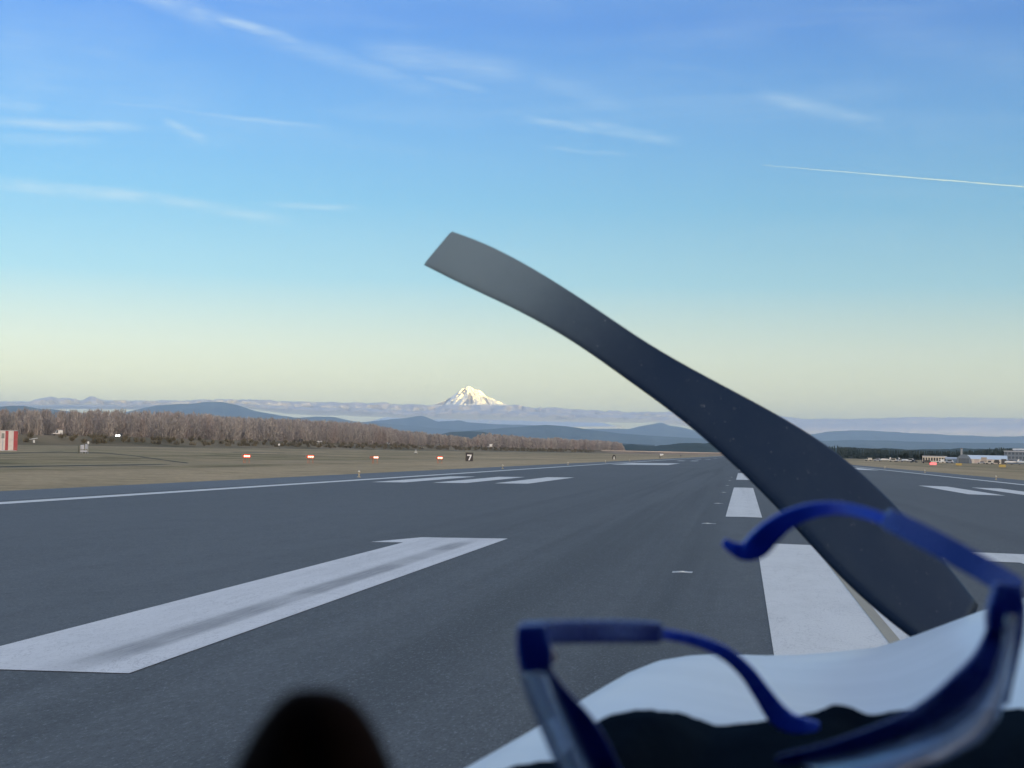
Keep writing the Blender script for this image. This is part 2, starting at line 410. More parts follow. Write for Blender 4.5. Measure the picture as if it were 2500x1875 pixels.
# runway edge lights on stakes
M_YST = mat('faded_yellow_stake', (.50, .42, .26), .6, .2, 20)
M_CLEAR = mat('frosted_lamp', (.72, .68, .58), .3, .1, 20)
def edge_light():
    r = empty('runway_edge_light', (0, 0, 0), 0, '', 'edge light', 'runway edge lights on short stakes')
    MB().cyl((0, 0, 0), (0, 0, .03), .14, .13, 12).build('base_plate', M_YST, r)
    MB().cyl((0, 0, .03), (0, 0, .27), .03, .03, 8).cyl((0, 0, .15), (0, 0, .18), .05, .05, 8).build('stem', M_YST, r)
    mb_ = MB(); mb_.cyl((0, 0, .27), (0, 0, .32), .06, .085, 10)
    mb_.build('collar', M_YST, r)
    rings = [[(math.cos(a) * rr, math.sin(a) * rr, z) for a in [2 * math.pi * i / 10 for i in range(10)]] for rr, z in ((.07, .32), (.075, .38), (.05, .42), (.015, .435))]
    MB().loft(rings).build('lamp', M_CLEAR, r, smooth=True)
    return r
el = None
for i, y in enumerate((98.4, 159.4, 220.3, 281.3, 342.2)):
    for sgn in (-1, 1):
        if sgn == 1 and i not in (1, 2, 3): continue
        o = edge_light() if el is None else copy_tree(el); el = el or o
        o.location = (sgn * 25.3, y, zc(25.3) + .0)
        side = 'left' if sgn < 0 else 'right'
        o['label'] = {(-1, 0): 'edge light nearest the camera on the left shoulder, below the row of red lamps',
                      (-1, 1): 'second edge light along the left shoulder, to the right of the 7 sign',
                      (-1, 2): 'third edge light along the left shoulder of the runway',
                      (-1, 3): 'fourth edge light along the left shoulder, near the aiming block',
                      (-1, 4): 'farthest edge light seen on the left shoulder of the runway',
                      (1, 1): 'edge light on the right shoulder nearest the right end of the photo',
                      (1, 2): 'middle one of the edge lights on the right shoulder',
                      (1, 3): 'farthest edge light on the right shoulder below the airport buildings'}[(sgn, i)]
exec_late = []

# ------------------------------------------------------------------ far land: hills, mountain, clouds
def interp(pts, x):
    xs = [p[0] for p in pts]; yy = [p[1] for p in pts]
    return float(np.interp(x, xs, yy))
def hill_mat(name, c):
    mt, gg, out = newmat(name)
    p = gg.n('ShaderNodeBsdfPrincipled'); P = gg.n('ShaderNodeNewGeometry').outputs['Position']
    n = gg.noise(P, .0012, 8, .65, .3); n2 = gg.noise(P, .02, 5, .7)
    cc = gg.ramp(n, [(.3, tuple(x * .6 for x in c)), (.55, c), (.75, tuple(x * 1.7 for x in c))])
    cc = gg.mix(gg.smooth(n2, .4, .7, 0, .4), cc, tuple(x * .5 for x in c) + (1,))
    gg.put(p.inputs['Base Color'], cc); p.inputs['Roughness'].default_value = 1; p.inputs['Specular IOR Level'].default_value = 0
    gg.nt.links.new(p.outputs[0], out.inputs[0]); return mt
M_HILL = hill_mat('forested_hill', (.055, .080, .075))
def ridge(pts, D, depth, name='hills', step=6, jit=1.0, seed=0, m=None, label=None):
    x0, x1 = pts[0][0], pts[-1][0]; n = int((x1 - x0) / step) + 1
    rows = []; K = 16
    px = D / F                                   # metres per photo pixel
    xs = [x0 + (x1 - x0) * i / (n - 1) for i in range(n)]
    top = [interp(pts, x) + jit * fbm(x * .02, seed, 0, 6) * 1.6 for x in xs]
    for k in range(-6, K + 1):
        row = []
        for i, x in enumerate(xs):
            t = k / K if k >= 0 else -k / 6
            d = D - depth * t if k >= 0 else D + depth * .6 * t
            tp = U(x, top[i], D)
            # ridges and valleys running down the slope
            v = (1 - t) ** (1.15 if k >= 0 else 1)
            base = U(x, 1000, d); z = (tp.z - GZ) * v
            z *= 1 + .35 * math.sin(math.pi * t) * fbm(x * px / D * 60, t * 3, seed + 3, 5)
            row.append((base.x, base.y, GZ - .4 + z))
        rows.append(row)
    mb = MB(); mb.grid(rows)
    return struct(name, mb, m or M_HILL, label, smooth=True)
ridge([(-700, 1020), (-200, 1000), (0, 993), (30, 989), (62, 992), (92, 998), (125, 998), (160, 1004), (240, 1012), (330, 1022), (700, 1060)], 30000, 6000, seed=1, label='low blue hill at the far left behind the bare trees')
ridge([(150, 1045), (250, 1020), (320, 1003), (380, 990), (430, 987), (470, 985), (510, 981), (540, 981), (575, 988), (620, 1002), (680, 1014), (730, 1020), (775, 1017), (815, 1018), (860, 1028), (940, 1034), (1100, 1048), (1300, 1062)], 42000, 8000, seed=2, jit=.6, label='broad blue mountain ridge left of the snowy peak')
ridge([(700, 1060), (860, 1034), (930, 1026), (990, 1021), (1020, 1015), (1032, 1015), (1050, 1022), (1070, 1030), (1110, 1027), (1123, 1025), (1143, 1031), (1216, 1036), (1300, 1038), (1420, 1046), (1534, 1047), (1592, 1036), (1615, 1031), (1635, 1039), (1664, 1043), (1693, 1050), (1740, 1049), (1840, 1056), (1980, 1060), (2033, 1053), (2080, 1050), (2160, 1053), (2280, 1060), (2420, 1066), (2700, 1060), (3100, 1070)], 49000, 7000, seed=3, jit=1.0, label='faint blue ridge below the snowy peak')
ridge([(980, 1075), (1060, 1062), (1120, 1054), (1245, 1044), (1331, 1037), (1389, 1041), (1447, 1050), (1520, 1059), (1600, 1064), (1700, 1070), (1800, 1075), (1950, 1078), (2100, 1074), (2300, 1080), (2500, 1082), (3000, 1080)], 31000, 6000, seed=4, jit=.8)
ridge([(1040, 1078), (1080, 1060), (1100, 1054.5), (1158, 1052.5), (1181, 1054), (1201, 1060), (1259, 1067), (1350, 1074), (1450, 1080), (1600, 1086)], 14000, 2500, seed=5, jit=.8, label='dark blue knoll behind the bare trees below the peak')
ridge([(1380, 1092), (1525, 1087), (1545, 1084), (1560, 1087), (1600, 1089), (1640, 1085), (1660, 1082), (1740, 1080), (1860, 1084), (2000, 1092), (2090, 1093), (2200, 1096), (2235, 1097), (2320, 1096), (2345, 1093), (2380, 1096), (2500, 1095), (2600, 1092), (2900, 1096)], 7500, 1500, seed=6, jit=1.6, step=4, label='low dark wooded ridge along the horizon at the right')

# snowy volcano
def peak():
    prof = [(860, 1044), (900, 1030), (1000, 1004), (1058, 988), (1081, 980), (1100, 970), (1110, 962), (1116.7, 956.6), (1124, 950.5), (1132, 947), (1135.7, 945), (1141.8, 941), (1148, 944.4), (1156, 950), (1167, 950.5), (1176, 956.6), (1187, 967.5), (1203.5, 974), (1217, 979.7), (1237.5, 987), (1258, 993), (1340, 1008), (1460, 1030), (1520, 1044)]
    D = 74000; n = 340; K = 70; rows = []; rock = []
    polys = [[(1134, 948), (1137, 953), (1131, 957), (1133, 966), (1129, 962), (1128, 953)], [(1120, 957), (1117, 964), (1112, 968), (1116, 960)],
             [(1145, 958), (1149, 965), (1154, 974), (1158, 986), (1150, 989), (1138, 989), (1131, 985), (1140, 977), (1142, 966)],
             [(1177, 968), (1187, 971), (1192, 981), (1197, 990), (1191, 989), (1184, 980), (1179, 974)],
             [(1058, 989), (1081, 981), (1101, 970), (1097, 977), (1085, 990)], [(1166, 957), (1169, 958), (1169, 963), (1166, 963)], [(1102, 978), (1107, 984), (1104, 988), (1100, 981)]]
    def inside(x, y):
        for P in polys:
            c = False; j = len(P) - 1
            for i in range(len(P)):
                if (P[i][1] > y) != (P[j][1] > y) and x < (P[j][0] - P[i][0]) * (y - P[i][1]) / (P[j][1] - P[i][1]) + P[i][0]: c = not c
                j = i
            if c: return True
        return False
    for k in range(-12, K + 1):
        row = []
        for i in range(n):
            x = 860 + (1520 - 860) * i / (n - 1)
            yt = interp(prof, x) + .5 * fbm(x * .15, 3, 0, 5)
            t = k / K if k >= 0 else -k / 12
            ty = yt + (1045 - yt) * t
            # rays of ridge and gully running from the summit
            ang = math.atan2(x - 1142, (ty - 938))
            rr = math.hypot(x - 1142, ty - 938)
            bump = (fbm(ang * 5.0, rr * .018, 5, 6) * 430 + fbm(x * .12, ty * .12, 9, 5) * 150) * min(1, rr / 25)
            d = D - 4200 * t - bump if k >= 0 else D + 4000 * t
            xl = x + (1142 - x) * 0.0
            p = U(xl, ty, D)
            b = U(xl, 1000, d); row.append((b.x, b.y, p.z))
            v = 0.0
            if k >= 0 and t < .98:
                v = 1.0 if inside(x + 1.2 * fbm(x * .3, ty * .3, 2, 4), ty + 1.2 * fbm(x * .3, ty * .3, 7, 4)) else 0.0
                if fbm(ang * 9, rr * .05, 21, 6) > .60: v = max(v, .5)
            rock.append(v)
        rows.append(row)
    mb = MB(); mb.grid(rows)
    mt, gg, out = newmat('snow_and_rock')
    p = gg.n('ShaderNodeBsdfPrincipled'); at = gg.n('ShaderNodeAttribute', attribute_name='rock')
    P = gg.n('ShaderNodeNewGeometry').outputs['Position']
    f = gg.m('ADD', at.outputs['Fac'], gg.m('MULTIPLY', gg.m('SUBTRACT', gg.noise(P, .004, 6, .7), .5), .5))
    c = gg.mix(gg.smooth(f, .35, .8), (.86, .86, .84, 1), (.27, .26, .29, 1))
    gg.put(p.inputs['Base Color'], c); p.inputs['Roughness'].default_value = .9; p.inputs['Specular IOR Level'].default_value = .1
    gg.nt.links.new(p.outputs[0], out.inputs[0])
    o = mb.build('mountain', mt, smooth=True); o['kind'] = 'structure'; o['label'] = 'snow-covered volcanic peak lit by the low sun'
    a = o.data.attributes.new('rock', 'FLOAT', 'POINT'); a.data.foreach_set('value', rock)
peak()

# cloud bank lying across the range
M_CLOUD, gg, out = newmat('cloud')
p = gg.n('ShaderNodeBsdfDiffuse'); P = gg.n('ShaderNodeNewGeometry').outputs['Position']
p.inputs['Color'].default_value = (.80, .78, .80, 1)
tl = gg.n('ShaderNodeBsdfTranslucent'); tl.inputs['Color'].default_value = (.80, .78, .80, 1)
ms = gg.n('ShaderNodeMixShader'); ms.inputs[0].default_value = .35
gg.nt.links.new(p.outputs[0], ms.inputs[1]); gg.nt.links.new(tl.outputs[0], ms.inputs[2]); gg.nt.links.new(ms.outputs[0], out.inputs[0])
def cloud(topp, botp, D, th, seed, label, amp=1.0, x0=-500, x1=3000, step=5, freq=1.0):
    rows = []; n = int((x1 - x0) / step) + 1; NR = 22
    px = D / F
    for i in range(n):
        x = x0 + (x1 - x0) * i / (n - 1); yt, yb = interp(topp, x), interp(botp, x)
        row = []
        cy = (yt + yb) / 2; hh = max(1.2, (yb - yt) / 2)
        for k in range(NR + 1):
            a = 2 * math.pi * k / NR
            sy = -math.cos(a); sd = math.sin(a)
            q = Vector((x * .018 * freq, sy * hh * .07 * freq, sd * 1.1 + seed))
            nz = .22 - abs(mnoise.fractal(q, .9, 2.1, 5)) * .75
            nz *= 1 - .75 * sstep(1500, 1900, x)
            f = max(.3, 1 + amp * nz)
            c0 = U(x, cy - sy * -1 * 0, D)
            p_ = U(x, cy + sy * hh * (f if sy < 0 else (1 + .35 * amp * nz)), D + 0)
            dd = D - sd * th * f
            b = U(x, 1000, dd); row.append((b.x, b.y, p_.z))
        rows.append(row)
    mb = MB(); mb.grid(rows)
    o = mb.build('cloud_bank', M_CLOUD, smooth=True); tag(o, label, None, None, 'stuff')
    return o
topA = [(-500, 990), (0, 983), (40, 981), (75, 980), (110, 972), (150, 973), (190, 977), (222, 970), (255, 980), (330, 980), (450, 979), (560, 977), (700, 980), (760, 984), (850, 985), (900, 984), (980, 988), (1040, 992), (1080, 991), (1180, 992), (1240, 993), (1270, 991), (1300, 996), (1350, 998), (1400, 1002), (1480, 1004), (1560, 1008), (1700, 1008), (1850, 1010), (1950, 1022), (2070, 1024), (2250, 1019), (2400, 1021), (2500, 1023), (3000, 1030)]
botA = [(-500, 1000), (0, 998), (300, 999), (330, 999), (480, 999), (600, 997), (700, 1009), (775, 1014), (830, 1014), (920, 1017), (1000, 1022), (1200, 1024), (1400, 1030), (1600, 1032), (1700, 1044), (1900, 1064), (2000, 1070), (2500, 1078), (3000, 1080)]
cloud(topA, botA, 66000, 2600, 4.0, 'grey and pink cloud bank lying across the range', amp=1.05, freq=1.0)
topB = [(-500, 992), (0, 990), (300, 990), (600, 988), (760, 996), (880, 998), (1000, 1004), (1150, 1002), (1260, 1005), (1420, 1012), (1600, 1018), (1800, 1030), (2000, 1036), (2300, 1034), (2600, 1036), (3000, 1040)]
botB = [(a, b + 3) for a, b in botA]
cloud(topB, [(a, b - 1) for a, b in botA], 61500, 1200, 11.0, 'lower layer of grey cloud in front of the bank', amp=1.0, freq=1.4)

# contrail
mb = MB(); A_, B_ = U(1860, 403, 50000), U(2620, 466, 52000); rings = []
for i in range(60):
    t = i / 59; c0 = A_.lerp(B_, t); r = (5 + 20 * min(1, t * 2.2)) * (1 + .25 * fbm(t * 14, 1, 0, 4))
    c0 = c0 + Vector((0, 0, 10 * fbm(t * 9, 4, 0, 4)))
    rings.append([(c0.x, c0.y + math.cos(a) * r, c0.z + math.sin(a) * r) for a in [2 * math.pi * j / 10 for j in range(10)]])
mb.loft(rings)
M_CT, gg, out = newmat('contrail_ice')
p = gg.n('ShaderNodeBsdfDiffuse'); p.inputs['Color'].default_value = (.22, .27, .34, 1)
tr = gg.n('ShaderNodeBsdfTransparent'); ms = gg.n('ShaderNodeMixShader')
P = gg.n('ShaderNodeNewGeometry').outputs['Position']
gg.put(ms.inputs[0], gg.smooth(gg.noise(P, .0016, 5, .6), .3, .6, .06, .13))
gg.nt.links.new(tr.outputs[0], ms.inputs[1]); gg.nt.links.new(p.outputs[0], ms.inputs[2]); gg.nt.links.new(ms.outputs[0], out.inputs[0])
tag(mb.build('contrail', M_CT, smooth=True), 'thin straight white vapour trail high at the right of the sky', 'contrail')

# ------------------------------------------------------------------ levee with its road
LEV = [(-420, 640), (-100, 690), (140, 740), (290, 800), (460, 900), (650, 1040), (780, 1190), (930, 1390), (1070, 1620), (1195, 1850), (1320, 2150), (1420, 2450), (1500, 2700), (1600, 2850), (1740, 2900), (1900, 2900), (2100, 2880)]
LZ = 4.2
lp = []
for (x_, d_) in LEV:
    q = U(x_, horizon(x_), d_); lp.append(Vector((q.x, q.y, 0)))
def off_path(pts, offs):
    res = []
    for i, p_ in enumerate(pts):
        a = pts[max(0, i - 1)]; b = pts[min(len(pts) - 1, i + 1)]; t = (b - a).normalized()
        nrm = Vector((-t.y, t.x, 0))          # to the left of travel: away from the runway
        res.append(p_ + nrm * offs)
    return res
def dense(pts, st=30):
    out_ = []
    for a, b in zip(pts, pts[1:]):
        n = max(1, int((b - a).length / st))
        out_ += [a.lerp(b, i / n) for i in range(n)]
    return out_ + [pts[-1]]
lpd = dense(lp)
cut = [i for i, p_ in enumerate(lpd) if p_.y > U(1470, 1100, 2560).y][0]
M_LEV = mat('levee_grass', (.15, .13, .075), .95, .35, .012, spec=.1, c2=(.25, .20, .13))
M_BANK = mat('dry_bank', (.26, .20, .145), .95, .2, .02, spec=.1)
def levee(pts, m, name, offs=((-34, GZ - .2), (-12, 1.6), (-4, LZ), (5, LZ + .05), (20, 1.0), (30, GZ - .2)), label=None):
    rows = []
    for o_, z_ in offs:
        rows.append([(q.x, q.y, z_ + .25 * fbm(q.x * .01, q.y * .01, o_, 4) * (0 if z_ < 0 else 1)) for q in off_path(pts, o_)])
    return struct(name, MB().grid(rows), m, label, smooth=True)
levee(lpd[:cut + 1], M_LEV, 'levee', label='long grassy levee in front of the bare trees')
levee(lpd[cut:], M_BANK, 'levee', label='dry tan levee crossing beyond the runway end')
mb = MB(); far = lpd[cut:]
mb.grid([[(q.x, q.y, z_) for q in off_path(far, o_)] for o_, z_ in ((-4.6, LZ - .55), (-4.2, LZ + .7), (4, LZ + .75))])
struct('gravel_road', mb, mat('pale_gravel', (.72, .58, .44), .9, .12, .05), 'pale gravel road on top of the far levee')
# dark drainage ditches in the grass
M_DITCH = mat('ditch_grass', (.030, .032, .014), .95, .3, .3)
for pts_ in ([(150, 1104.0), (215, 1104.5), (262, 1107), (320, 1112), (370, 1119), (420, 1126), (462, 1131)], [(-60, 1108), (30, 1107), (100, 1104), (160, 1103)], [(560, 1104), (640, 1104.5), (700, 1106)], [(-40, 1141), (60, 1139), (250, 1136), (420, 1134)]):
    P_ = []
    for (a, b), (c_, d_) in zip(pts_, pts_[1:]):
        for i in range(6): P_.append(GP(a + (c_ - a) * i / 6, b + (d_ - b) * i / 6, GZ))
    P_.append(GP(*pts_[-1], GZ))
    wv = [.0] + [1] * (len(P_) - 2) + [0]
    L1, L2 = [], []
    for i, q in enumerate(P_):
        w_ = (5.5 + 12.0 * max(0, (q.length - 150) / 200)) * wv[i] * (1 + .5 * fbm(i * .3, 2, 0, 3)) * .5
        dirv = (q - CAM); dirv.z = 0; dirv.normalize()
        L1.append((q.x - dirv.x * w_, q.y - dirv.y * w_, GZ + .01)); L2.append((q.x + dirv.x * w_, q.y + dirv.y * w_, GZ + .01))
    struct('ditch', MB().grid([L1, L2]), M_DITCH, 'dark line of longer grass along a shallow ditch')

# ------------------------------------------------------------------ woods
def wood_mat(name, stops, sc_=.05):
    mt, gg, out = newmat(name)
    p = gg.n('ShaderNodeBsdfPrincipled'); P = gg.n('ShaderNodeNewGeometry').outputs['Position']
    n = gg.noise(gg.scale(P, 1, 1, .25), sc_, 4, .6, .5)
    c = gg.ramp(n, stops)
    n2 = gg.noise(gg.scale(P, 1, 1, .1), .9, 3, .7)
    c = gg.mix(gg.smooth(n2, .35, .75, 0, .5), c, tuple(x * .45 for x in stops[0][1]) + (1,))
    gg.put(p.inputs['Base Color'], c); p.inputs['Roughness'].default_value = 1; p.inputs['Specular IOR Level'].default_value = 0
    gg.nt.links.new(p.outputs[0], out.inputs[0]); return mt
M_BARE = wood_mat('bare_twigs', [(.28, (.34, .29, .265)), (.40, (.47, .40, .365)), (.5, (.38, .355, .335)), (.6, (.54, .485, .44)), (.72, (.24, .245, .235))], .03)
M_BUSH = mat('bushes', (.15, .13, .085), 1, .3, .05)
M_FIR = wood_mat('fir', [(.3, (.040, .060, .055)), (.5, (.062, .082, .070)), (.7, (.09, .105, .085))])
def bare_wood(trees, seed, tw=190, wmin=.14, wmax=.42):
    r = np.random.default_rng(seed); V = []; T = []; base = 0
    for (x, y, z, h, cw) in trees:
        # trunk and main limbs: thin tapered slivers
        nl = 9
        a = r.uniform(0, 2 * np.pi, nl); s = r.uniform(.05, .55, nl); s[0] = 0
        p0 = np.stack([np.full(nl, x), np.full(nl, y), z + h * s * .6], 1)
        p1 = np.stack([x + np.cos(a) * cw * r.uniform(.2, .8, nl), y + np.sin(a) * cw * r.uniform(.2, .8, nl), z + h * r.uniform(.6, .98, nl)], 1)
        p1[0] = (x, y, z + h * .92)
        w0 = np.full(nl, .32); w0[0] = .55
        # twigs fill the crown
        ph = r.uniform(0, 2 * np.pi, tw); ct = r.uniform(.02, 1, tw) ** .8; rad = np.sqrt(r.uniform(0, 1, tw)) * cw * np.sin(np.clip(ct, .0, 1) * np.pi * .78 + .45)
        q0 = np.stack([x + np.cos(ph) * rad, y + np.sin(ph) * rad, z + h * (.02 + .93 * ct)], 1)
        up = r.uniform(.8, 2.6, tw); out_ = r.uniform(-.2, 1.0, tw)
        q1 = q0 + np.stack([np.cos(ph) * out_ + r.normal(0, .4, tw), np.sin(ph) * out_ + r.normal(0, .4, tw), up], 1)
        A = np.vstack([p0, q0]); B = np.vstack([p1, q1]); W = np.concatenate([w0, r.uniform(wmin, wmax, tw)])
        sa = r.uniform(0, 2 * np.pi, len(A)); S = np.stack([np.cos(sa), np.sin(sa), r.normal(0, .3, len(A))], 1) * W[:, None]
        v = np.stack([A - S, A + S, B + S * .35], 1).reshape(-1, 3)
        V.append(v); T.append(np.arange(len(v)).reshape(-1, 3) + base); base += len(v)
    return np.vstack(V), np.vstack(T)
def belt(path, topf, rows, seed, spacing, first=9.0, gap=7.0):
    r = np.random.default_rng(seed); trees = []
    for k in range(rows):
        off = off_path(path, first + gap * k)
        for q in dense(off, spacing):
            if r.uniform() < .06: continue
            q = q + Vector((r.normal(0, 2.2), r.normal(0, 2.2), 0))
            v = q - CAM; dd = v.dot(FWD); px_ = 1250 + F * v.dot(RT) / dd
            py_ = topf(px_)
            if py_ is None: continue
            ztop = U(px_, py_, dd).z
            base_z = 2.0 if first + gap * k < 24 else GZ
            h = (ztop - base_z) * float(np.clip(1 + r.normal(0, .05) - (.10 if k < 2 else 0) * r.uniform(0, 2.6), .55, 1.10))
            if h < 1.5: continue
            trees.append((q.x, q.y, base_z, h, float(h * r.uniform(.15, .34))))
    return trees
def top1(x):
    if x < -250 or x > 1040: return None
    return interp([(-250, 1004), (0, 1006), (60, 1004), (120, 1004), (180, 1008), (240, 1004), (300, 1006), (400, 1010), (480, 1012), (560, 1020), (640, 1023), (700, 1026), (800, 1029), (870, 1034), (930, 1042), (975, 1054), (1040, 1058)], x) + 1.5 * fbm(x * .05, 3, 0, 5)
def top2(x):
    if x < 960 or x > 1523: return None
    return interp([(960, 1052), (1000, 1057), (1060, 1062), (1100, 1064), (1130, 1068), (1150, 1073), (1170, 1062), (1200, 1060), (1260, 1066), (1330, 1073), (1360, 1069), (1390, 1074), (1430, 1075), (1480, 1077), (1505, 1079), (1515, 1082), (1523, 1092)], x) + 1.0 * fbm(x * .08, 7, 0, 5)
sparse = lp
V, T = bare_wood(belt(lp[:11], top1, 6, 3, 5.4), 5, tw=200, wmin=.1, wmax=.34)
tag(numpy_mesh('bare_woodland', V, T, M_BARE), 'dense belt of tall bare brown trees behind the levee at the left', kind='stuff')
V, T = bare_wood(belt(lp[8:14], top2, 5, 4, 9.0), 6, tw=150, wmin=.3, wmax=.8)
tag(numpy_mesh('bare_woodland', V, T, M_BARE), 'lower bare trees farther along the levee, ending left of the propeller', kind='stuff')
# low scrub along the levee slope
r_ = np.random.default_rng(12); tr_ = []
for k in range(3):
    for q in dense(off_path(lp[:12], -9 - 5 * k), 9):
        if r_.uniform() < .45: continue
        tr_.append((q.x + r_.normal(0, 3), q.y + r_.normal(0, 3), [3.0, 1.7, .5][k], float(r_.uniform(.5, 1.5)), float(r_.uniform(.8, 2.4))))
V, T = bare_wood(tr_, 8, tw=60, wmin=.1, wmax=.3)
tag(numpy_mesh('scrub', V, T, M_BUSH), 'low brown scrub on the near slope of the levee', kind='stuff')
def firs(trees, seed, n=150):
    r = np.random.default_rng(seed); V = []
    for (x, y, z, h, cw) in trees:
        t = r.uniform(0, 1, n); a = r.uniform(0, 2 * np.pi, n); rad = cw * (1 - t) ** .8 * r.uniform(.3, 1, n)
        A = np.stack([x + np.cos(a) * rad * .2, y + np.sin(a) * rad * .2, z + h * (.06 + .94 * t)], 1)
        B = np.stack([x + np.cos(a) * rad, y + np.sin(a) * rad, z + h * (.06 + .90 * t) - rad * .35], 1)
        S = np.stack([-np.sin(a), np.cos(a), r.normal(0, .25, n)], 1) * (r.uniform(.3, .9, n) * cw * .35)[:, None]
        V.append(np.stack([A - S * .3, B + S, B - S], 1).reshape(-1, 3))
    V = np.vstack(V); return V, np.arange(len(V)).reshape(-1, 3)
r_ = np.random.default_rng(20); tr_ = []
for k in range(4):
    x = 1800.0
    while x < 2680:
        D = 2300 + 60 * k - (x - 1800) * .6; top = interp([(1800, 1110), (1860, 1100), (1940, 1092), (2000, 1092), (2040, 1089), (2110, 1095), (2200, 1099), (2260, 1101), (2340, 1102), (2400, 1098), (2440, 1094), (2500, 1096), (2680, 1094)], x) + r_.normal(0, 1.4)
        q = U(x, top, D); tr_.append((q.x, q.y, GZ, q.z - GZ, float(r_.uniform(2.4, 4.2)))); x += r_.uniform(4, 8)
V, T = firs(tr_, 3)
tag(numpy_mesh('evergreen_woodland', V, T, M_FIR), 'dark evergreen belt behind the airport buildings at the right', kind='stuff')

# ------------------------------------------------------------------ things on the airfield
def matc(name, c, rough=.5, var=.08, **k): return mat(name, c, rough, var, k.pop('scale', 4), **k)
M_WHITE = matc('white_metal', (.72, .72, .70)); M_LGREY = matc('light_grey_metal', (.46, .48, .52)); M_DGREY = matc('dark_grey_metal', (.06, .06, .065))
M_BLACK = matc('black_plastic', (.015, .015, .018), .5); M_RED = matc('red_paint', (.42, .05, .06)); M_ORANGE = matc('orange_paint', (.50, .17, .08))
M_TYRE = matc('tyre_rubber', (.02, .02, .02), .9); M_WIN = matc('dark_window', (.03, .035, .045), .15); M_BEIGE = matc('beige_wall', (.50, .45, .38))
M_YSIGN = matc('yellow_sign', (.50, .36, .10)); M_BLUEG = matc('blue_grey_wall', (.13, .17, .22)); M_DARKCAR = matc('dark_car_paint', (.03, .033, .04), .3)
M_LAMPW = emit('lit_headlamp', (1, .97, .88), 3.0); M_LAMPR = emit('lit_red_lamp', (1.0, .10, .06), 1.1); M_LAMPC = emit('lit_red_lamp_core', (1.0, .55, .42), 1.0)
def place(px, D=None, base=None, z=GZ):
    """the spot on level z whose image falls in column px, at depth D or at image row base"""
    if D is None:
        q = GP(px, base, z); return Vector((q.x, q.y, z)), (q - CAM).dot(FWD)
    q = U(px, horizon(px), D); return Vector((q.x, q.y, z)), D
def face(loc):                                  # heading that turns a thing's -Y side to the pilot
    v = loc - CAM; return math.atan2(v.y, v.x) - math.pi / 2

# equipment shelter in red and white stripes, at the left edge
def stripes(name, x0, x1, cols, wear=.1):
    mt, gg, out = newmat(name); p = gg.n('ShaderNodeBsdfPrincipled')
    sp = gg.n('ShaderNodeSeparateXYZ'); tcn = gg.n('ShaderNodeTexCoord').outputs['Object']; gg.nt.links.new(tcn, sp.inputs[0])
    f = gg.m('DIVIDE', gg.m('SUBTRACT', sp.outputs[0], x0), x1 - x0)
    c = gg.ramp(f, cols, 'CONSTANT'); n = gg.noise(tcn, 1.2, 5, .6)
    c = gg.mix(gg.smooth(n, .4, .8, 0, .35), c, (.3, .25, .22, 1))
    gg.put(p.inputs['Base Color'], c); p.inputs['Roughness'].default_value = .6; gg.nt.links.new(p.outputs[0], out.inputs[0]); return mt
loc, D = place(17, 292)
sh_ = empty('equipment_shelter', loc, face(loc) + .0, 'shelter with vertical red and white stripes cut by the left edge of the photo', 'shelter')
RS, WS = (.40, .06, .07), (.70, .66, .63)
MS = stripes('striped_wall', -2.2, 1.95, [(0, WS), (.09, RS), (.214, WS), (.45, RS), (.587, WS), (.82, RS)])
MB().box(-2.2, 1.95, 0, 2.8, .12, 3.85).build('wall', MS, sh_, bevel=.02)
MB().box(-2.28, 2.03, -.06, 2.86, 3.85, 3.95).build('roof', M_LGREY, sh_)
MB().box(-2.1, 1.85, .08, 2.7, -.3, .12).build('foundation', M_LGREY, sh_)
loc, D = place(7, 285)
po = empty('instrument_post', loc, face(loc), 'grey box on a post in front of the striped shelter', 'post')
MB().cyl((0, 0, 0), (0, 0, 2.6), .07, .07, 8).build('post', M_LGREY, po)
MB().box(-.28, .28, -.2, .2, 2.4, 3.35, .03, .03).build('box', matc('weathered_grey_box', (.22, .24, .23)), po, bevel=.02)
MB().box(-.2, .2, -.2, .2, -.1, .25).build('footing', M_LGREY, po)

# T-shaped antenna with a tilted bar
loc, D = place(83, 700, z=.2)
an = empty('tee_antenna', loc, face(loc), 'small white antenna with a tilted crossbar right of the striped shelter', 'antenna')
MB().cyl((0, 0, -.9), (0, 0, 1.9), .12, .10, 8).build('mast', M_LGREY, an)
MB().box(-.45, .45, -.3, .3, .1, 1.5, .05, .05).build('cabinet', M_WHITE, an, bevel=.05)
MB().add(*(lambda b: (b.v, b.f))(MB().cyl((-2.3, 0, 1.75), (1.6, 0, 2.5), .16, .13, 8))).build('crossbar', M_WHITE, an)

# weather instrument cluster
loc, D = place(202, base=1107)
k = D / F
wc = empty('instrument_cluster', loc, face(loc), 'cluster of pale grey instrument boxes with a short mast on the left grass', 'instruments')
def cb(name, x0, x1, y0, y1, m_, dy=0, parent=None, dep=.35):
    return MB().box((x0 - 202) * k, (x1 - 202) * k, dy - dep, dy + dep, (1106 - y1) * k, (1106 - y0) * k, .02, .02).build(name, m_, parent or wc, bevel=.02)
cb('cabinet', 196, 205, 1085, 1096, M_LGREY); cb('cabinet', 207, 213, 1083, 1095, matc('blue_grey_box', (.36, .39, .46)), .1)
cb('sensor', 212, 216.5, 1076.5, 1082, M_WHITE, .2); cb('base_frame', 196, 212, 1098.5, 1102.5, M_LGREY, 0)
MB().cyl(((214 - 202) * k, .2, 0), ((214 - 202) * k, .2, 24 * k), .05, .04, 8).build('mast', M_LGREY, wc)
for x_ in (198, 201.5, 209): MB().cyl(((x_ - 202) * k, 0, 0), ((x_ - 202) * k, 0, 12 * k), .05, .05, 8).build('leg', M_LGREY, wc)
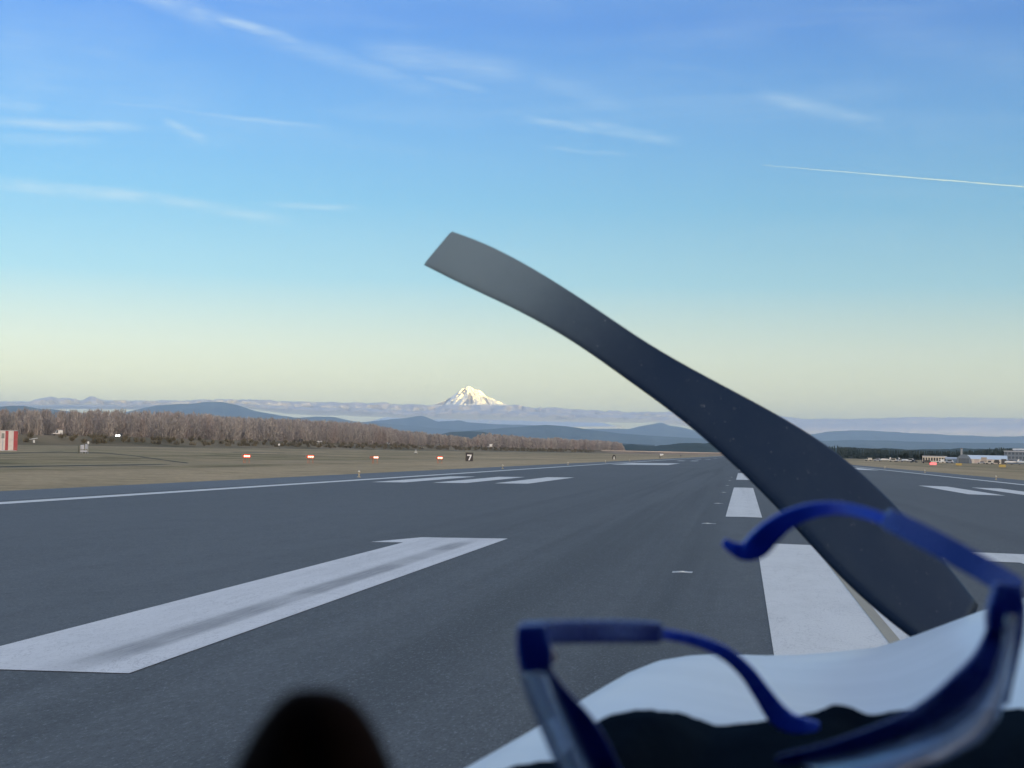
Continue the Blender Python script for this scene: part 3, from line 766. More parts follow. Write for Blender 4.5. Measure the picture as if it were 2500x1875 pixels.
MB().cyl(((192 - 202) * k, .3, 0), ((192 - 202) * k, .3, 22 * k), .16, .05, 8).build('post', matc('olive_post', (.12, .12, .08)), wc)

# approach slope lamps
def papi():
    r = empty('approach_slope_lamp', (0, 0, 0), 0, '', 'approach light', 'row of approach slope lamps beside the runway')
    MB().box(-.44, .44, -.25, .65, .62, .98, .02, .02).build('housing', M_ORANGE, r, bevel=.03)
    MB().box(-.46, .46, -.45, -.2, .96, 1.0).build('hood', M_ORANGE, r)
    for x_ in (-.25, 0, .25):
        l = MB().cyl((x_, -.25, .80), (x_, -.275, .80), .12, .12, 14).build('lamp', M_LAMPR, r)
        MB().cyl((x_, -.276, .80), (x_, -.285, .80), .065, .065, 12).build('filament', M_LAMPC, l)
    for x_, y_ in ((-.33, -.1), (.33, -.1), (0, .5)):
        MB().cyl((x_, y_, .02), (x_, y_, .64), .03, .03, 8).cyl((x_, y_, 0), (x_, y_, .03), .08, .08, 8).build('leg', M_ORANGE, r)
    return r
p0 = None
for px_, by_, lab in ((601, 1130, 'red approach lamp farthest left in its row of four'), (757, 1130.5, 'second red approach lamp from the left'),
                      (915, 1131, 'pale pink approach lamp on a clear leg, third from the left'), (1073, 1131, 'red approach lamp nearest the 7 sign')):
    o = papi() if p0 is None else copy_tree(p0); p0 = p0 or o
    q, D = place(px_, base=by_); o.location = q; o.rotation_euler.z = face(q) + (.25 if px_ != 915 else .6); o['label'] = lab
    if px_ == 915:
        mp = emit('faint_pink_lamp', (.9, .50, .42), .35)
        for ch in o.children:
            if ch.name.startswith('lamp'):
                ch.data = ch.data.copy(); ch.data.materials[0] = mp
                for c2 in ch.children: c2.data = c2.data.copy(); c2.data.materials[0] = mp

# runway distance sign
q, D = place(1145.5, base=1127)
k = D / F
sg = empty('distance_sign', q, face(q), 'black runway distance sign with a white 7', 'sign')
MB().box(-9.2 * k, 9.2 * k, 0, .35, 1.2 * k, 21.5 * k).build('panel', matc('black_sign_face', (.012, .013, .02), .35), sg, bevel=.02)
MB().box(-9.6 * k, 9.6 * k, .05, .30, 21.5 * k, 22.2 * k).build('frame', M_DGREY, sg)
mb = MB(); yf = -.004
P7 = [(-5.2, 17.2), (5.4, 17.2), (5.4, 14.6), (.9, 3.2), (-2.4, 3.2), (1.9, 14.0), (-5.2, 14.0)]
mb.add([(a * k, yf, b * k) for a, b in P7] + [(a * k, .02, b * k) for a, b in P7], [(6, 5, 4, 3, 2, 1, 0)])
mb.build('numeral', matc('reflective_white', (.85, .85, .88)), sg)
for x_ in (-7, 0, 7): MB().cyl((x_ * k, .17, -.05), (x_ * k, .17, 1.3 * k), .04, .04, 8).build('leg', M_DGREY, sg)

# small things farther along the left grass
q, D = place(1015, base=1108); k = D / F
o = empty('pyramid_marker', q, face(q), 'small pale pyramid-shaped marker in the grass left of the 7 sign', 'marker')
MB().box(-4.5 * k, 4.5 * k, -4 * k, 4 * k, 1.5 * k, 7 * k, 2.4 * k, 2.2 * k).build('body', matc('pale_canvas', (.42, .42, .36)), o)
MB().cyl((0, 0, 6.5 * k), (.5 * k, 0, 11 * k), .18, .08, 6).build('mast', M_LGREY, o)
MB().box(-3.2 * k, 3.2 * k, -3 * k, 3 * k, -.05, 1.5 * k).build('base', M_DGREY, o)
q, D = place(681, base=1096.5); k = D / F
o = empty('marker_post', q, face(q), 'white disc on a thin post in the grass below the parked dark vehicles', 'marker')
MB().cyl((1.5 * k, 0, 0), (.3 * k, 0, 9 * k), .12, .08, 6).build('post', M_DGREY, o)
MB().cyl((0, -.1, 11 * k), (0, .1, 11 * k), 2.5 * k, 2.5 * k, 14).build('disc', M_WHITE, o)
q, D = place(1499, base=1121.5); k = D / F
o = empty('arched_enclosure', q, face(q), 'small black arched enclosure with a pale front beside the left runway edge', 'equipment')
arch = [(-4.2, 0), (-4.2, 6), (-3.2, 9.5), (-1, 11.2), (1.5, 11), (3.6, 8.5), (4.4, 5), (4.4, 0)]
MB().loft([[(a * k, y_, b * k) for a, b in arch] for y_ in (0, 8 * k)]).build('shell', M_BLACK, o)
MB().loft([[(a * k * .55 + .4 * k, y_, b * k * .68) for a, b in arch] for y_ in (-.06, 0.02)]).build('front_panel', matc('pale_panel', (.45, .46, .44)), o)
q, D = place(1613, base=1119.5); k = D / F
o = empty('wind_cone', q, face(q), 'white cone-shaped thing on dark legs near the far left runway edge', 'wind cone')
MB().cyl((-1.5 * k, 0, 8.5 * k), (6.5 * k, 0, 10 * k), 3.0 * k, 1.4 * k, 12).build('cone', M_WHITE, o)
for a, b in ((-3.6, -2.4), (-1.2, -.6)): MB().cyl((a * k, 0, 0), (b * k, 0, 6.5 * k), .5 * k, .4 * k, 6).build('leg', M_BLACK, o)
q, D = place(1662, base=1117.5); k = D / F
o = empty('light_stand', q, face(q), 'small dim stand beyond the white cone near the runway', 'stand')
MB().cyl((0, 0, 0), (0, 0, 4.5 * k), .45 * k, .4 * k, 6).build('post', M_DGREY, o)
MB().box(-1.8 * k, 1.8 * k, -k, k, 4 * k, 7 * k, .2 * k).build('head', matc('dull_grey', (.15, .15, .16)), o)

# vehicles on the levee road
def vehicle(name, label, cat, loc, rz, L, W, H, paint, kind='car', lamps=None, group=None):
    r = empty(name, loc, rz, label, cat, group)
    hb = H * (.52 if kind != 'van' else .45); c0 = .28 * H
    hw = W / 2
    mb_ = MB(); mb_.loft([[(-L / 2, -hw, c0), (-L / 2 + .1, -hw, hb * .95), (L / 2 - .15, -hw, hb), (L / 2, -hw, c0)],
                          [(-L / 2, hw, c0), (-L / 2 + .1, hw, hb * .95), (L / 2 - .15, hw, hb), (L / 2, hw, c0)]])
    mb_.build('body', paint, r, bevel=.08)
    a, b = {'car': (-.22, .36), 'van': (-.20, .48), 'pickup': (-.24, .12), 'suv': (-.24, .46)}[kind]
    tl, tr = (.12, .10) if kind != 'van' else (.10, .01)
    pts = [((a) * L, hb * .94), ((a + tl) * L, H), ((b - tr) * L, H), (b * L, hb * .96)]
    MB().loft([[(x_, y_, z_) for x_, z_ in pts] for y_ in (-hw * .88, hw * .88)]).build('cabin', paint, r, bevel=.06)
    if kind == 'van': b = .06
    wp = [((a + .04) * L, hb + .04), ((a + tl + .01) * L, H - .13), ((b - tr - .02) * L, H - .13), ((b - .05) * L, hb + .04)]
    for s in (-1, 1):
        MB().loft([[(x_, s * hw * .885, z_) for x_, z_ in wp], [(x_, s * (hw * .885 + .012), z_) for x_, z_ in wp]]).build('window', M_WIN, r)
    for x_ in (-.31 * L, .31 * L):
        for s in (-1, 1):
            wh = MB().cyl((x_, s * (hw - .16), .33), (x_, s * (hw + .02), .33), .33, .33, 14).build('wheel', M_TYRE, r)
    if lamps:
        for s in (-1, 1):
            MB().cyl((-L / 2 - .02, s * hw * .66, c0 + .3), (-L / 2 + .05, s * hw * .66, c0 + .3), lamps, lamps, 12).build('headlight', M_LAMPW, r)
    return r
def along(px_):
    return face(place(px_, 900)[0])
G_V = 'vehicles on the levee road'
def on_levee(px_, extra=0.0):
    # depth of the levee road at this image column
    d_ = interp([(a, b) for a, b in LEV], px_); q = U(px_, horizon(px_), d_); return Vector((q.x, q.y, LZ + .02)), d_
q, d_ = on_levee(140); vehicle('van', 'white van on the levee road at the far left', 'van', q, face(q) + .1, 4.9, 2.0, 2.7, M_WHITE, 'van', group=G_V)
q, d_ = on_levee(291); vehicle('car', 'dark car on the levee road with both headlights shining', 'car', q, face(q) + 1.2, 4.6, 2.1, 1.7, M_DARKCAR, 'car', lamps=.40, group=G_V)
q, d_ = on_levee(655); vehicle('car', 'low dark car on the levee road, leftmost of the two dark ones', 'car', q, face(q) + .1, 4.7, 1.9, 2.0, M_DARKCAR, 'pickup', group=G_V)
q, d_ = on_levee(733); vehicle('car', 'dark tall car on the levee road just left of the white car', 'car', q, face(q) + .5, 4.4, 1.9, 2.6, M_DARKCAR, 'suv', group=G_V)
q, d_ = on_levee(779); vehicle('car', 'white car on the levee road right of two dark ones', 'car', q, face(q) + .15, 4.6, 1.9, 2.2, M_WHITE, 'car', group=G_V)
q, d_ = on_levee(946); vehicle('car', 'pale car on the levee road above the third approach lamp', 'car', q, face(q) + .9, 4.6, 1.9, 2.4, matc('silver_paint', (.4, .41, .42), .3), 'car', group=G_V)
q, d_ = on_levee(1071); vehicle('car', 'small pale car on the levee road above the fourth approach lamp', 'car', q, face(q) + .3, 4.8, 1.9, 2.4, matc('silver_car', (.5, .5, .5), .3), 'car', group=G_V)
q, d_ = on_levee(1167); vehicle('pickup_truck', 'two-tone dark and grey truck on the levee road right of the 7 sign', 'truck', q, face(q) + .2, 5.6, 2.1, 2.6, matc('grey_truck', (.16, .16, .18), .3), 'pickup', group=G_V)
q, d_ = on_levee(1195)
bt = vehicle('box_truck', 'bright white box truck on the levee road behind the 7 sign', 'truck', q, face(q) + .1, 6.2, 2.4, 2.4, M_WHITE, 'pickup', group=G_V)
MB().box(-.2, 3.0, -1.2, 1.2, .9, 4.3).build('cargo_box', matc('bright_box', (.88, .87, .83)), bt, bevel=.05)

# ------------------------------------------------------------------ airport buildings at the right
def block(name, label, cat, x0, x1, ytop, ybase, D, depth, paint, roof=None, roof_h=0, wins=None, group=None, doors=None, roofpaint=None):
    q, _ = place((x0 + x1) / 2, D); k = D / F
    yb = ybase; z0 = max(GZ, U((x0 + x1) / 2, ybase, D).z) * 0 + GZ
    W = (x1 - x0) * k; H = U((x0 + x1) / 2, ytop, D).z - GZ
    r = empty(name, q, face(q), label, cat, group)
    MB().box(-W / 2, W / 2, 0, depth, -.3, H - roof_h).build('wall', paint, r)
    if roof == 'flat': MB().box(-W / 2 - .2, W / 2 + .2, -.2, depth + .2, H - roof_h, H).build('roof', roofpaint or M_LGREY, r)
    if roof == 'gable':
        MB().loft([[(x_, -.3, H - roof_h), (x_, depth / 2, H), (x_, depth + .3, H - roof_h)] for x_ in (-W / 2 - .3, W / 2 + .3)]).build('roof', roofpaint or M_LGREY, r)
    if wins:
        nx, nz, wm = wins
        for j in range(nz):
            for i in range(nx):
                cx = -W / 2 + W * (i + .5) / nx; cz = (H - roof_h) * (j + .55) / nz
                MB().box(cx - W / nx * .34, cx + W / nx * .34, -.05, .02, cz - (H / nz) * .24, cz + (H / nz) * .24).build('window', wm, r)
    if doors:
        for a, b, hh, dm in doors: MB().box(-W / 2 + a * W, -W / 2 + b * W, -.06, .02, 0, hh * H).build('door', dm, r)
    return r
M_PALEB = matc('pale_cream_wall', (.66, .60, .50)); M_ROOFW = matc('white_metal_roof', (.62, .68, .72)); M_TAN = matc('tan_door', (.40, .34, .28))
M_BGD = matc('dark_blue_glass', (.06, .09, .13), .25); M_BGL = matc('light_blue_panel', (.26, .33, .40))
block('terminal_building', 'long low cream building left of the big hangar', 'building', 2253, 2310, 1113, 1127, 900, 14, M_PALEB, 'flat', .5, (9, 1, M_WIN), doors=[(.02, .10, .5, M_DGREY)])
block('shed', 'small blue-grey shed between the cream building and the dark hangar', 'shed', 2309, 2335, 1116, 1130, 870, 9, M_BGL, 'gable', 1.0, doors=[(.15, .5, .55, M_BLUEG)])
hg = block('hangar', 'long white hangar with a pale metal roof', 'hangar', 2362, 2456, 1111.5, 1131, 890, 26, M_PALEB, 'gable', 2.4, (6, 1, matc('pinkish_panel', (.55, .45, .40))), doors=[(.36, .50, .75, M_TAN), (.86, .99, .6, M_DGREY)], roofpaint=M_ROOFW)
q, D = place(2353, 860); k = D / F
qh = empty('arched_hangar', q, face(q), 'dark round-topped hangar in front of the white one', 'hangar')
arc = [(math.cos(a) * 19 * k, 22 * k * math.sin(a)) for a in [math.pi * i / 14 for i in range(15)]]
MB().loft([[(a, y_, b) for a, b in arc] for y_ in (0, 12)]).build('shell', M_BLUEG, qh)
MB().box(-12 * k, 12 * k, -.12, -.02, 0, 12 * k).build('door', M_BGD, qh)
block('office_block', 'blue-grey block of several storeys at the right edge of the photo', 'building', 2453, 2530, 1101, 1131, 930, 22, M_BLUEG, 'flat', .5, (9, 3, M_BGD))
ob = block('stair_tower', 'taller pale-capped tower rising from the blue-grey block', 'tower', 2474, 2520, 1095.5, 1131, 945, 12, matc('slate_wall', (.10, .13, .17)), 'flat', .7, (5, 4, M_BGL), roofpaint=M_ROOFW)
q, D = place(2347.5, 1050); k = D / F
ct = empty('control_tower', q, face(q), 'slim pale tower standing behind the dark round hangar', 'tower')
MB().box(-2.6 * k, 2.6 * k, 0, 5 * k, 0, 33 * k, .3 * k, .3 * k).build('shaft', matc('pale_concrete', (.30, .33, .36)), ct)
MB().box(-3.3 * k, 3.3 * k, -.7 * k, 5.7 * k, 33 * k, 35.5 * k).build('cab', M_LGREY, ct)
MB().box(-3.0 * k, 3.0 * k, -.75 * k, -.6 * k, 33.6 * k, 35 * k).build('window', M_WIN, ct)

# taxiway signs near the apron
def board(px_, base_, wpx, hpx, m_, label, text=None):
    q, D = place(px_, base=base_); k = D / F
    r = empty('taxiway_sign', q, face(q), label, 'sign')
    MB().box(-wpx / 2 * k, wpx / 2 * k, 0, .3, .15, hpx * k).build('panel', m_, r, bevel=.02)
    for f in (-.35, .35): MB().cyl((f * wpx * k, .15, -.05), (f * wpx * k, .15, .2), .05, .05, 8).build('leg', M_DGREY, r)
    MB().box(-wpx / 2 * k - .03, wpx / 2 * k + .03, .03, .27, hpx * k, hpx * k + .05).build('cap', M_DGREY, r)
    return r
board(2278, 1136, 16, 6.5, emit('red_sign_face', (.80, .13, .13), .25), 'lit red sign board in front of the cream airport building')
board(2341, 1137.5, 14, 6.5, M_YSIGN, 'yellow sign board in front of the dark round hangar')
board(2447, 1142, 16, 7.5, M_YSIGN, 'yellow sign board beside the white aeroplane at the right')

# parked light aeroplanes
def plane(label, px_, D, rz, s=1.0):
    q, _ = place(px_, D); r = empty('light_aeroplane', q, rz, label, 'aeroplane', 'aeroplanes parked on the apron')
    prof_ = [(-3.6, .35, 1.2), (-3.2, .5, 1.25), (-1.6, .62, 1.35), (.2, .62, 1.45), (1.8, .35, 1.35), (3.6, .12, 1.45)]
    rings = [[(x_ * s, math.cos(a) * w_ * s, (z_ + math.sin(a) * w_ * .95) * s) for a in [2 * math.pi * i / 12 for i in range(12)]] for x_, w_, z_ in prof_]
    MB().loft(rings).build('fuselage', M_WHITE, r, smooth=True)
    MB().loft([[(-1.3 * s, y_ * s, 1.0 * s), (-.2 * s, y_ * s, 1.14 * s), (.4 * s, y_ * s, 1.0 * s), (-.2 * s, y_ * s, .95 * s)] for y_ in (-5, 5)]).build('wing', M_WHITE, r)
    MB().loft([[(2.5 * s, -.05, 1.5 * s), (3.7 * s, -.05, 1.5 * s), (3.9 * s, -.05, 2.9 * s), (3.3 * s, -.05, 2.9 * s)], [(2.5 * s, .05, 1.5 * s), (3.7 * s, .05, 1.5 * s), (3.9 * s, .05, 2.9 * s), (3.3 * s, .05, 2.9 * s)]]).build('fin', M_WHITE, r)
    MB().box(2.9 * s, 3.7 * s, -1.7 * s, 1.7 * s, 1.5 * s, 1.58 * s).build('tailplane', M_WHITE, r)
    MB().loft([[(-1.7 * s, y_ * s, 1.85 * s), (-1.0 * s, y_ * s, 2.35 * s), (.3 * s, y_ * s, 2.3 * s), (1.2 * s, y_ * s, 1.8 * s)] for y_ in (-.45, .45)]).build('canopy', M_WIN, r)
    for x_, y_ in ((-2.8, 0), (.0, -1.2), (.0, 1.2)):
        MB().cyl((x_ * s, (y_ - .08) * s, .22 * s), (x_ * s, (y_ + .08) * s, .22 * s), .22 * s, .22 * s, 10).build('wheel', M_TYRE, r)
        MB().cyl((x_ * s, y_ * s, .22 * s), (x_ * s, y_ * .7 * s, 1.0 * s), .05 * s, .05 * s, 6).build('strut', M_LGREY, r)
    return r
plane('white aeroplane parked just left of the right edge of the photo', 2470, 800, face(place(2470, 800)[0]) + .2)
plane('white aeroplane cut by the right edge of the photo', 2504, 780, face(place(2504, 780)[0]) - .3, 1.15)
plane('pale aeroplane among the parked cars left of the cream building', 2162, 900, face(place(2162, 900)[0]) + .5, .9)
plane('pale aeroplane facing away behind the dark flat car', 2206, 920, face(place(2206, 920)[0]) + 2.6, .9)
G_C = 'cars parked by the airport buildings'
cars = [(2142, 905, M_LGREY, 1.9, 'car', 'grey car leftmost of those parked by the airport'), (2180, 890, M_PALEB, 1.9, 'suv', 'cream car parked between the two pale aeroplanes'),
        (2196, 870, M_LGREY, 1.7, 'car', 'grey car parked below the left end of the dark round trees'), (2231, 800, M_DARKCAR, 1.5, 'pickup', 'low dark vehicle parked left of the cream building'),
        (2262, 700, M_DGREY, 1.6, 'suv', 'dark vehicle just left of the red sign board'), (2296, 850, M_WHITE, 2.0, 'van', 'white van parked at the right end of the cream building'),
        (2318, 820, M_LGREY, 1.9, 'suv', 'light grey car parked before the blue-grey shed'), (2396, 800, M_LGREY, 1.5, 'car', 'grey car parked before the left half of the white hangar'),
        (2416, 790, M_PALEB, 1.8, 'car', 'cream car parked before the tan hangar door'), (2431, 820, M_DARKCAR, 2.3, 'suv', 'tall dark vehicle parked at the right end of the white hangar'),
        (2120, 930, M_PALEB, 2.0, 'van', 'cream van farthest left among the parked cars'), (2222, 880, M_WHITE, 2.0, 'suv', 'white car just behind the low dark vehicle')]
for px_, D, pm, hh, kd, lb in cars:
    q, _ = place(px_, D); vehicle('parked_car', lb, 'car', q, face(q) + random.uniform(-.4, .4), 4.4, 1.8, hh, pm, kd, group=G_C)

# round-crowned trees behind the buildings
M_LEAF = wood_mat('dark_leaves', [(.3, (.022, .034, .036)), (.5, (.034, .048, .046)), (.7, (.055, .066, .055))], .4)
M_BARK = matc('bark', (.06, .05, .04), .9)
def tree(px_, top, wpx, D, label, seed):
    q, _ = place(px_, D); k = D / F; H = U(px_, top, D).z - GZ; r = empty('tree', q, 0, label, 'tree', 'dark trees behind the airport buildings')
    mb_ = MB(); mb_.cyl((0, 0, -.2), (0, 0, H * .5), .28, .16, 8)
    for j in range(5):
        a = j * 1.26; mb_.cyl((0, 0, H * .3), (math.cos(a) * wpx * k * .25, math.sin(a) * wpx * k * .25, H * .7), .12, .05, 6)
    mb_.build('trunk', M_BARK, r)
    rg = np.random.default_rng(seed); n = 900; Wd = wpx * k / 2
    cl = rg.normal(0, 1, (14, 3)); cl /= np.linalg.norm(cl, axis=1)[:, None]; cl *= rg.uniform(.35, .75, 14)[:, None]
    ci = rg.integers(0, 14, n); d = rg.normal(0, 1, (n, 3)); d /= np.linalg.norm(d, axis=1)[:, None]
    P_ = cl[ci] + d * rg.uniform(.1, .38, n)[:, None]
    P_ = P_ * np.array([Wd, Wd, H * .36]) + np.array([0, 0, H * .62]); P_[:, 2] = np.clip(P_[:, 2], H * .2, H * 1.02)
    t1 = rg.normal(0, .22, (n, 3)); t2 = rg.normal(0, .22, (n, 3))
    V_ = np.stack([P_ - t1, P_ + t1, P_ + t2], 1).reshape(-1, 3)
    o = numpy_mesh('crown', V_, np.arange(len(V_)).reshape(-1, 3), M_LEAF); o.parent = r
for i, (px_, top, wpx, D, lb) in enumerate([(2199, 1106.5, 13, 1000, 'dark tree farthest left behind the parked cars'), (2212, 1102.5, 15, 1010, 'taller dark tree with a pointed crown above the parked cars'),
        (2236, 1107, 16, 1000, 'dark tree just left of the cream building'), (2251, 1105, 12, 1005, 'narrow dark tree over the left end of the cream building'),
        (2277, 1105.5, 17, 1010, 'round dark tree rising behind the cream building'), (2312, 1106, 26, 1040, 'broad dark tree behind the blue-grey shed'),
        (2330, 1107.5, 20, 1035, 'dark tree between the shed and the slim pale tower'), (2425, 1101, 22, 1100, 'dark tree showing above the white hangar roof'),
        (2450, 1100, 18, 1090, 'dark tree between the hangar roof and the blue-grey block')]):
    tree(px_, top, wpx, D, lb, 40 + i)

# ------------------------------------------------------------------ the aeroplane the picture is taken from
ac = empty('cockpit_aeroplane', (.35, 1.2, 0), 0, 'white light aeroplane the photo is taken from, its nose, propeller and dark dashboard in view', 'aeroplane')
AO = Vector(ac.location)
def abuild(mb_, name, m_, parent=ac, **kw):
    mb_.v = [tuple(Vector(v) - AO) for v in mb_.v]; return mb_.build(name, m_, parent, **kw)
# cowling, traced from its skyline and carried back to the windshield
sk = [(1150, 1935, .88), (1215, 1880, .95), (1330, 1786, 1.10), (1400, 1732, 1.20), (1436, 1704, 1.27), (1487, 1671, 1.36), (1533, 1643, 1.42), (1608, 1613, 1.50), (1684, 1600, 1.56), (1760, 1596.5, 1.60), (1866, 1600, 1.62), (1950, 1599, 1.62), (2026, 1593, 1.62), (2144, 1580, 1.60), (2232, 1552, 1.58), (2291, 1530, 1.56), (2364, 1503, 1.55), (2402, 1489, 1.55), (2486, 1463, 1.55), (2600, 1436, 1.55), (2750, 1420, 1.55), (2900, 1420, 1.5), (3050, 1450, 1.45)]
xs_ = np.linspace(1150, 3050, 120); rows = []
for k in range(-7, 13):
    row = []
    for x_ in xs_:
        yy = float(np.interp(x_, [a[0] for a in sk], [a[1] for a in sk])); DD = float(np.interp(x_, [a[0] for a in sk], [a[2] for a in sk]))
        p_ = U(x_, yy, DD)
        if k < 0:        # rolls over and down at the front
            a = -k / 7 * 1.5; rr = .13
            row.append((p_.x, p_.y + rr * math.sin(a) * 1.6, p_.z - rr * (1 - math.cos(a)) * 1.6 - .02 * a))
        else:            # runs back toward the windshield, rising slightly
            t = k / 12; back = (DD - .62) * t
            bulge = .010 * math.sin(math.pi * min(1, t * 1.4)) * math.exp(-((x_ - 1700) / 260) ** 2)
            dip = -.020 * sstep(0, .35, t) * math.exp(-((x_ - 2120) / 260) ** 2)
            row.append((p_.x + (x_ - 2300) / F * back * .35, p_.y - back, p_.z + .030 * t * t + .012 * t + bulge + dip * (1 - t)))
    rows.append(row)
M_COWL, gg, out = newmat('white_aircraft_paint')
p = gg.n('ShaderNodeBsdfPrincipled'); tcn = gg.n('ShaderNodeTexCoord').outputs['Object']
gg.put(p.inputs['Base Color'], gg.ramp(gg.noise(gg.scale(tcn, 2, 9, 2), 1.2, 5, .6), [(.3, (.58, .63, .69)), (.7, (.66, .71, .77))]))
p.inputs['Roughness'].default_value = .42; p.inputs['Coat Weight'].default_value = .12; p.inputs['Coat Roughness'].default_value = .15
gg.nt.links.new(p.outputs[0], out.inputs[0])
abuild(MB().grid(rows), 'cowling', M_COWL, smooth=True)

# propeller, at rest
pl = [(1070, 606, 1.0), (1180, 655, .98), (1300, 716, .95), (1430, 795, .9), (1560, 885, .85), (1700, 975, .8), (1850, 1078, .7), (1990, 1190, .6), (2120, 1320, .5), (2240, 1440, .4), (2350, 1545, .3)]
hw_ = [54, 58, 54, 50, 52, 62, 84, 106, 116, 106, 84]
PD = 1.98
def cr(P_, sub):
    P_ = [np.array(q, float) for q in P_]; P_ = [2 * P_[0] - P_[1]] + P_ + [2 * P_[-1] - P_[-2]]; S = []
    for i in range(1, len(P_) - 2):
        for j in range(sub):
            t = j / sub; a, b, c, d = P_[i - 1:i + 3]
            S.append(.5 * ((2 * b) + (c - a) * t + (2 * a - 5 * b + 4 * c - d) * t * t + (3 * b - a - 3 * c + d) * t ** 3))
    return S + [P_[-2]]
pw = cr([(a_, b_, c_, h_) for (a_, b_, c_), h_ in zip(pl, hw_)], 5)
ker = np.array([1, 2, 3, 4, 3, 2, 1.]); ker /= ker.sum(); pa = np.array(pw)
pp_ = np.pad(pa, ((3, 3), (0, 0)), mode='reflect', reflect_type='odd'); pa = np.stack([np.convolve(pp_[:, c], ker, 'valid') for c in range(4)], 1)
pl = [tuple(q[:3]) for q in pa]; hw_ = [q[3] for q in pa]
rings = []
M_ = len(pl)
for i, ((px_, py_, f), h_) in enumerate(zip(pl, hw_)):
    a = pl[max(0, i - 1)]; b = pl[min(M_ - 1, i + 1)]
    tdir = Vector((b[0] - a[0], b[1] - a[1], 0)).normalized(); n2 = Vector((tdir.y, -tdir.x, 0))     # towards the upper edge in the picture
    n2 = (n2 + (Vector((.62, -.78, 0)) - n2) * max(0, 1 - i / 5)).normalized()
    pitch = R(16 + 26 * (1 - f) / .7); th = (.10 + .26 * (1 - f)) 
    ring = []
    for j in range(28):
        ang = 2 * math.pi * j / 28; u = math.cos(ang); v = math.sin(ang) * (th * (1.1 - .5 * u) if math.sin(ang) > 0 else th * .35)
        c_ = U(px_, py_, PD)
        wv = h_ / F * PD
        q = U(px_ + n2.x * h_ * u, py_ + n2.y * h_ * u, PD)
        q = q + FWD * (u * wv * math.tan(pitch) * .8) - FWD * (v * wv)
        ring.append(q)
    rings.append(ring)
ptip = rings[0]; ctr = sum((Vector(q) for q in ptip), Vector()) / 28
tipr = [ctr + (Vector(q) - ctr) * .90 + (Vector(rings[0][0]) - Vector(rings[1][0])) * .10 for q in ptip]
M_PROP, gg, out = newmat('blade_paint')
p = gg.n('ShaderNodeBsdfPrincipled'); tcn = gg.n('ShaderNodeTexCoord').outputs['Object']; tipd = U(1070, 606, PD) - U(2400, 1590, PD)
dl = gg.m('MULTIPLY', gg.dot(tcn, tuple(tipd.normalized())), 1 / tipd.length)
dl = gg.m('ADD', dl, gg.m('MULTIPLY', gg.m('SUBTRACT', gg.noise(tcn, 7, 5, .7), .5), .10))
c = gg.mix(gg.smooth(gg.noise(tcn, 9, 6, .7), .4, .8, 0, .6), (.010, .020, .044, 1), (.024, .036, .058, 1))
c = gg.mix(gg.smooth(dl, .66, .98), c, (.16, .215, .245, 1))  # tip colour lightened to stand in for sky showing through the spinning blur
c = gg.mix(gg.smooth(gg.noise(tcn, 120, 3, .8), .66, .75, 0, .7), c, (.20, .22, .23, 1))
gg.put(p.inputs['Base Color'], c); p.inputs['Roughness'].default_value = .42; p.inputs['Specular IOR Level'].default_value = .25; p.inputs['Specular Tint'].default_value = (.4, .65, 1, 1)
gg.nt.links.new(p.outputs[0], out.inputs[0])
prop = empty('propeller', tuple(U(2400, 1590, PD) - AO), 0, None, None); prop.parent = ac
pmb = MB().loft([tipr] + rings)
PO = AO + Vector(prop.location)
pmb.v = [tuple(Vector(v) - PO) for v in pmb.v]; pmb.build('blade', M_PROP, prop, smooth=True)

# dark dashboard top with a rounded instrument hood
gl_ = [(900, 1960), (1100, 1905), (1200, 1882), (1260, 1870), (1310, 1860), (1360, 1850), (1405, 1815), (1440, 1773), (1472, 1752), (1502, 1742), (1563, 1733), (1609, 1734), (1654, 1742), (1700, 1754), (1735, 1766), (1755, 1771), (1805, 1766), (1875, 1755), (1962, 1743), (2010, 1732), (2035, 1727), (2060, 1728), (2100, 1737), (2144, 1736), (2188, 1734), (2300, 1733), (2452, 1730), (2560, 1732), (2800, 1750)]
xs_ = np.linspace(900, 2800, 170); rows = []
DG = .66
for k in range(-4, 14):
    row = []
    for x_ in xs_:
        yy = interp(gl_, x_)
        hump = math.exp(-((x_ - 1590) / 140) ** 4)
        if k < 0:
            p_ = U(x_, yy, DG); a = -k / 4 * 1.5; row.append((p_.x, p_.y + .05 * math.sin(a), p_.z - .05 * (1 - math.cos(a)) - .005 * a))
        else:
            t = k / 13; p_ = U(x_, yy, DG); back = .40 * t
            row.append((p_.x - (x_ - 1250) / F * back, p_.y - back, p_.z - .055 * sstep(0, 1, t) + .012 * math.sin(math.pi * min(1, t * 1.6)) * hump - .012 * sstep(0, .3, t) * (1 - hump) + .002 * fbm(x_ * .01, t * 3, 1, 4)))
    rows.append(row)
M_DASH, gg, out = newmat('black_dashboard_cloth')
p = gg.n('ShaderNodeBsdfDiffuse'); tcn = gg.n('ShaderNodeTexCoord').outputs['Object']
gg.put(p.inputs['Color'], gg.ramp(gg.noise(tcn, 9, 6, .7), [(.35, (.0035, .007, .013)), (.7, (.010, .018, .028))]))
gg.nt.links.new(p.outputs[0], out.inputs[0])
abuild(MB().grid(rows), 'glareshield', M_DASH, smooth=True)

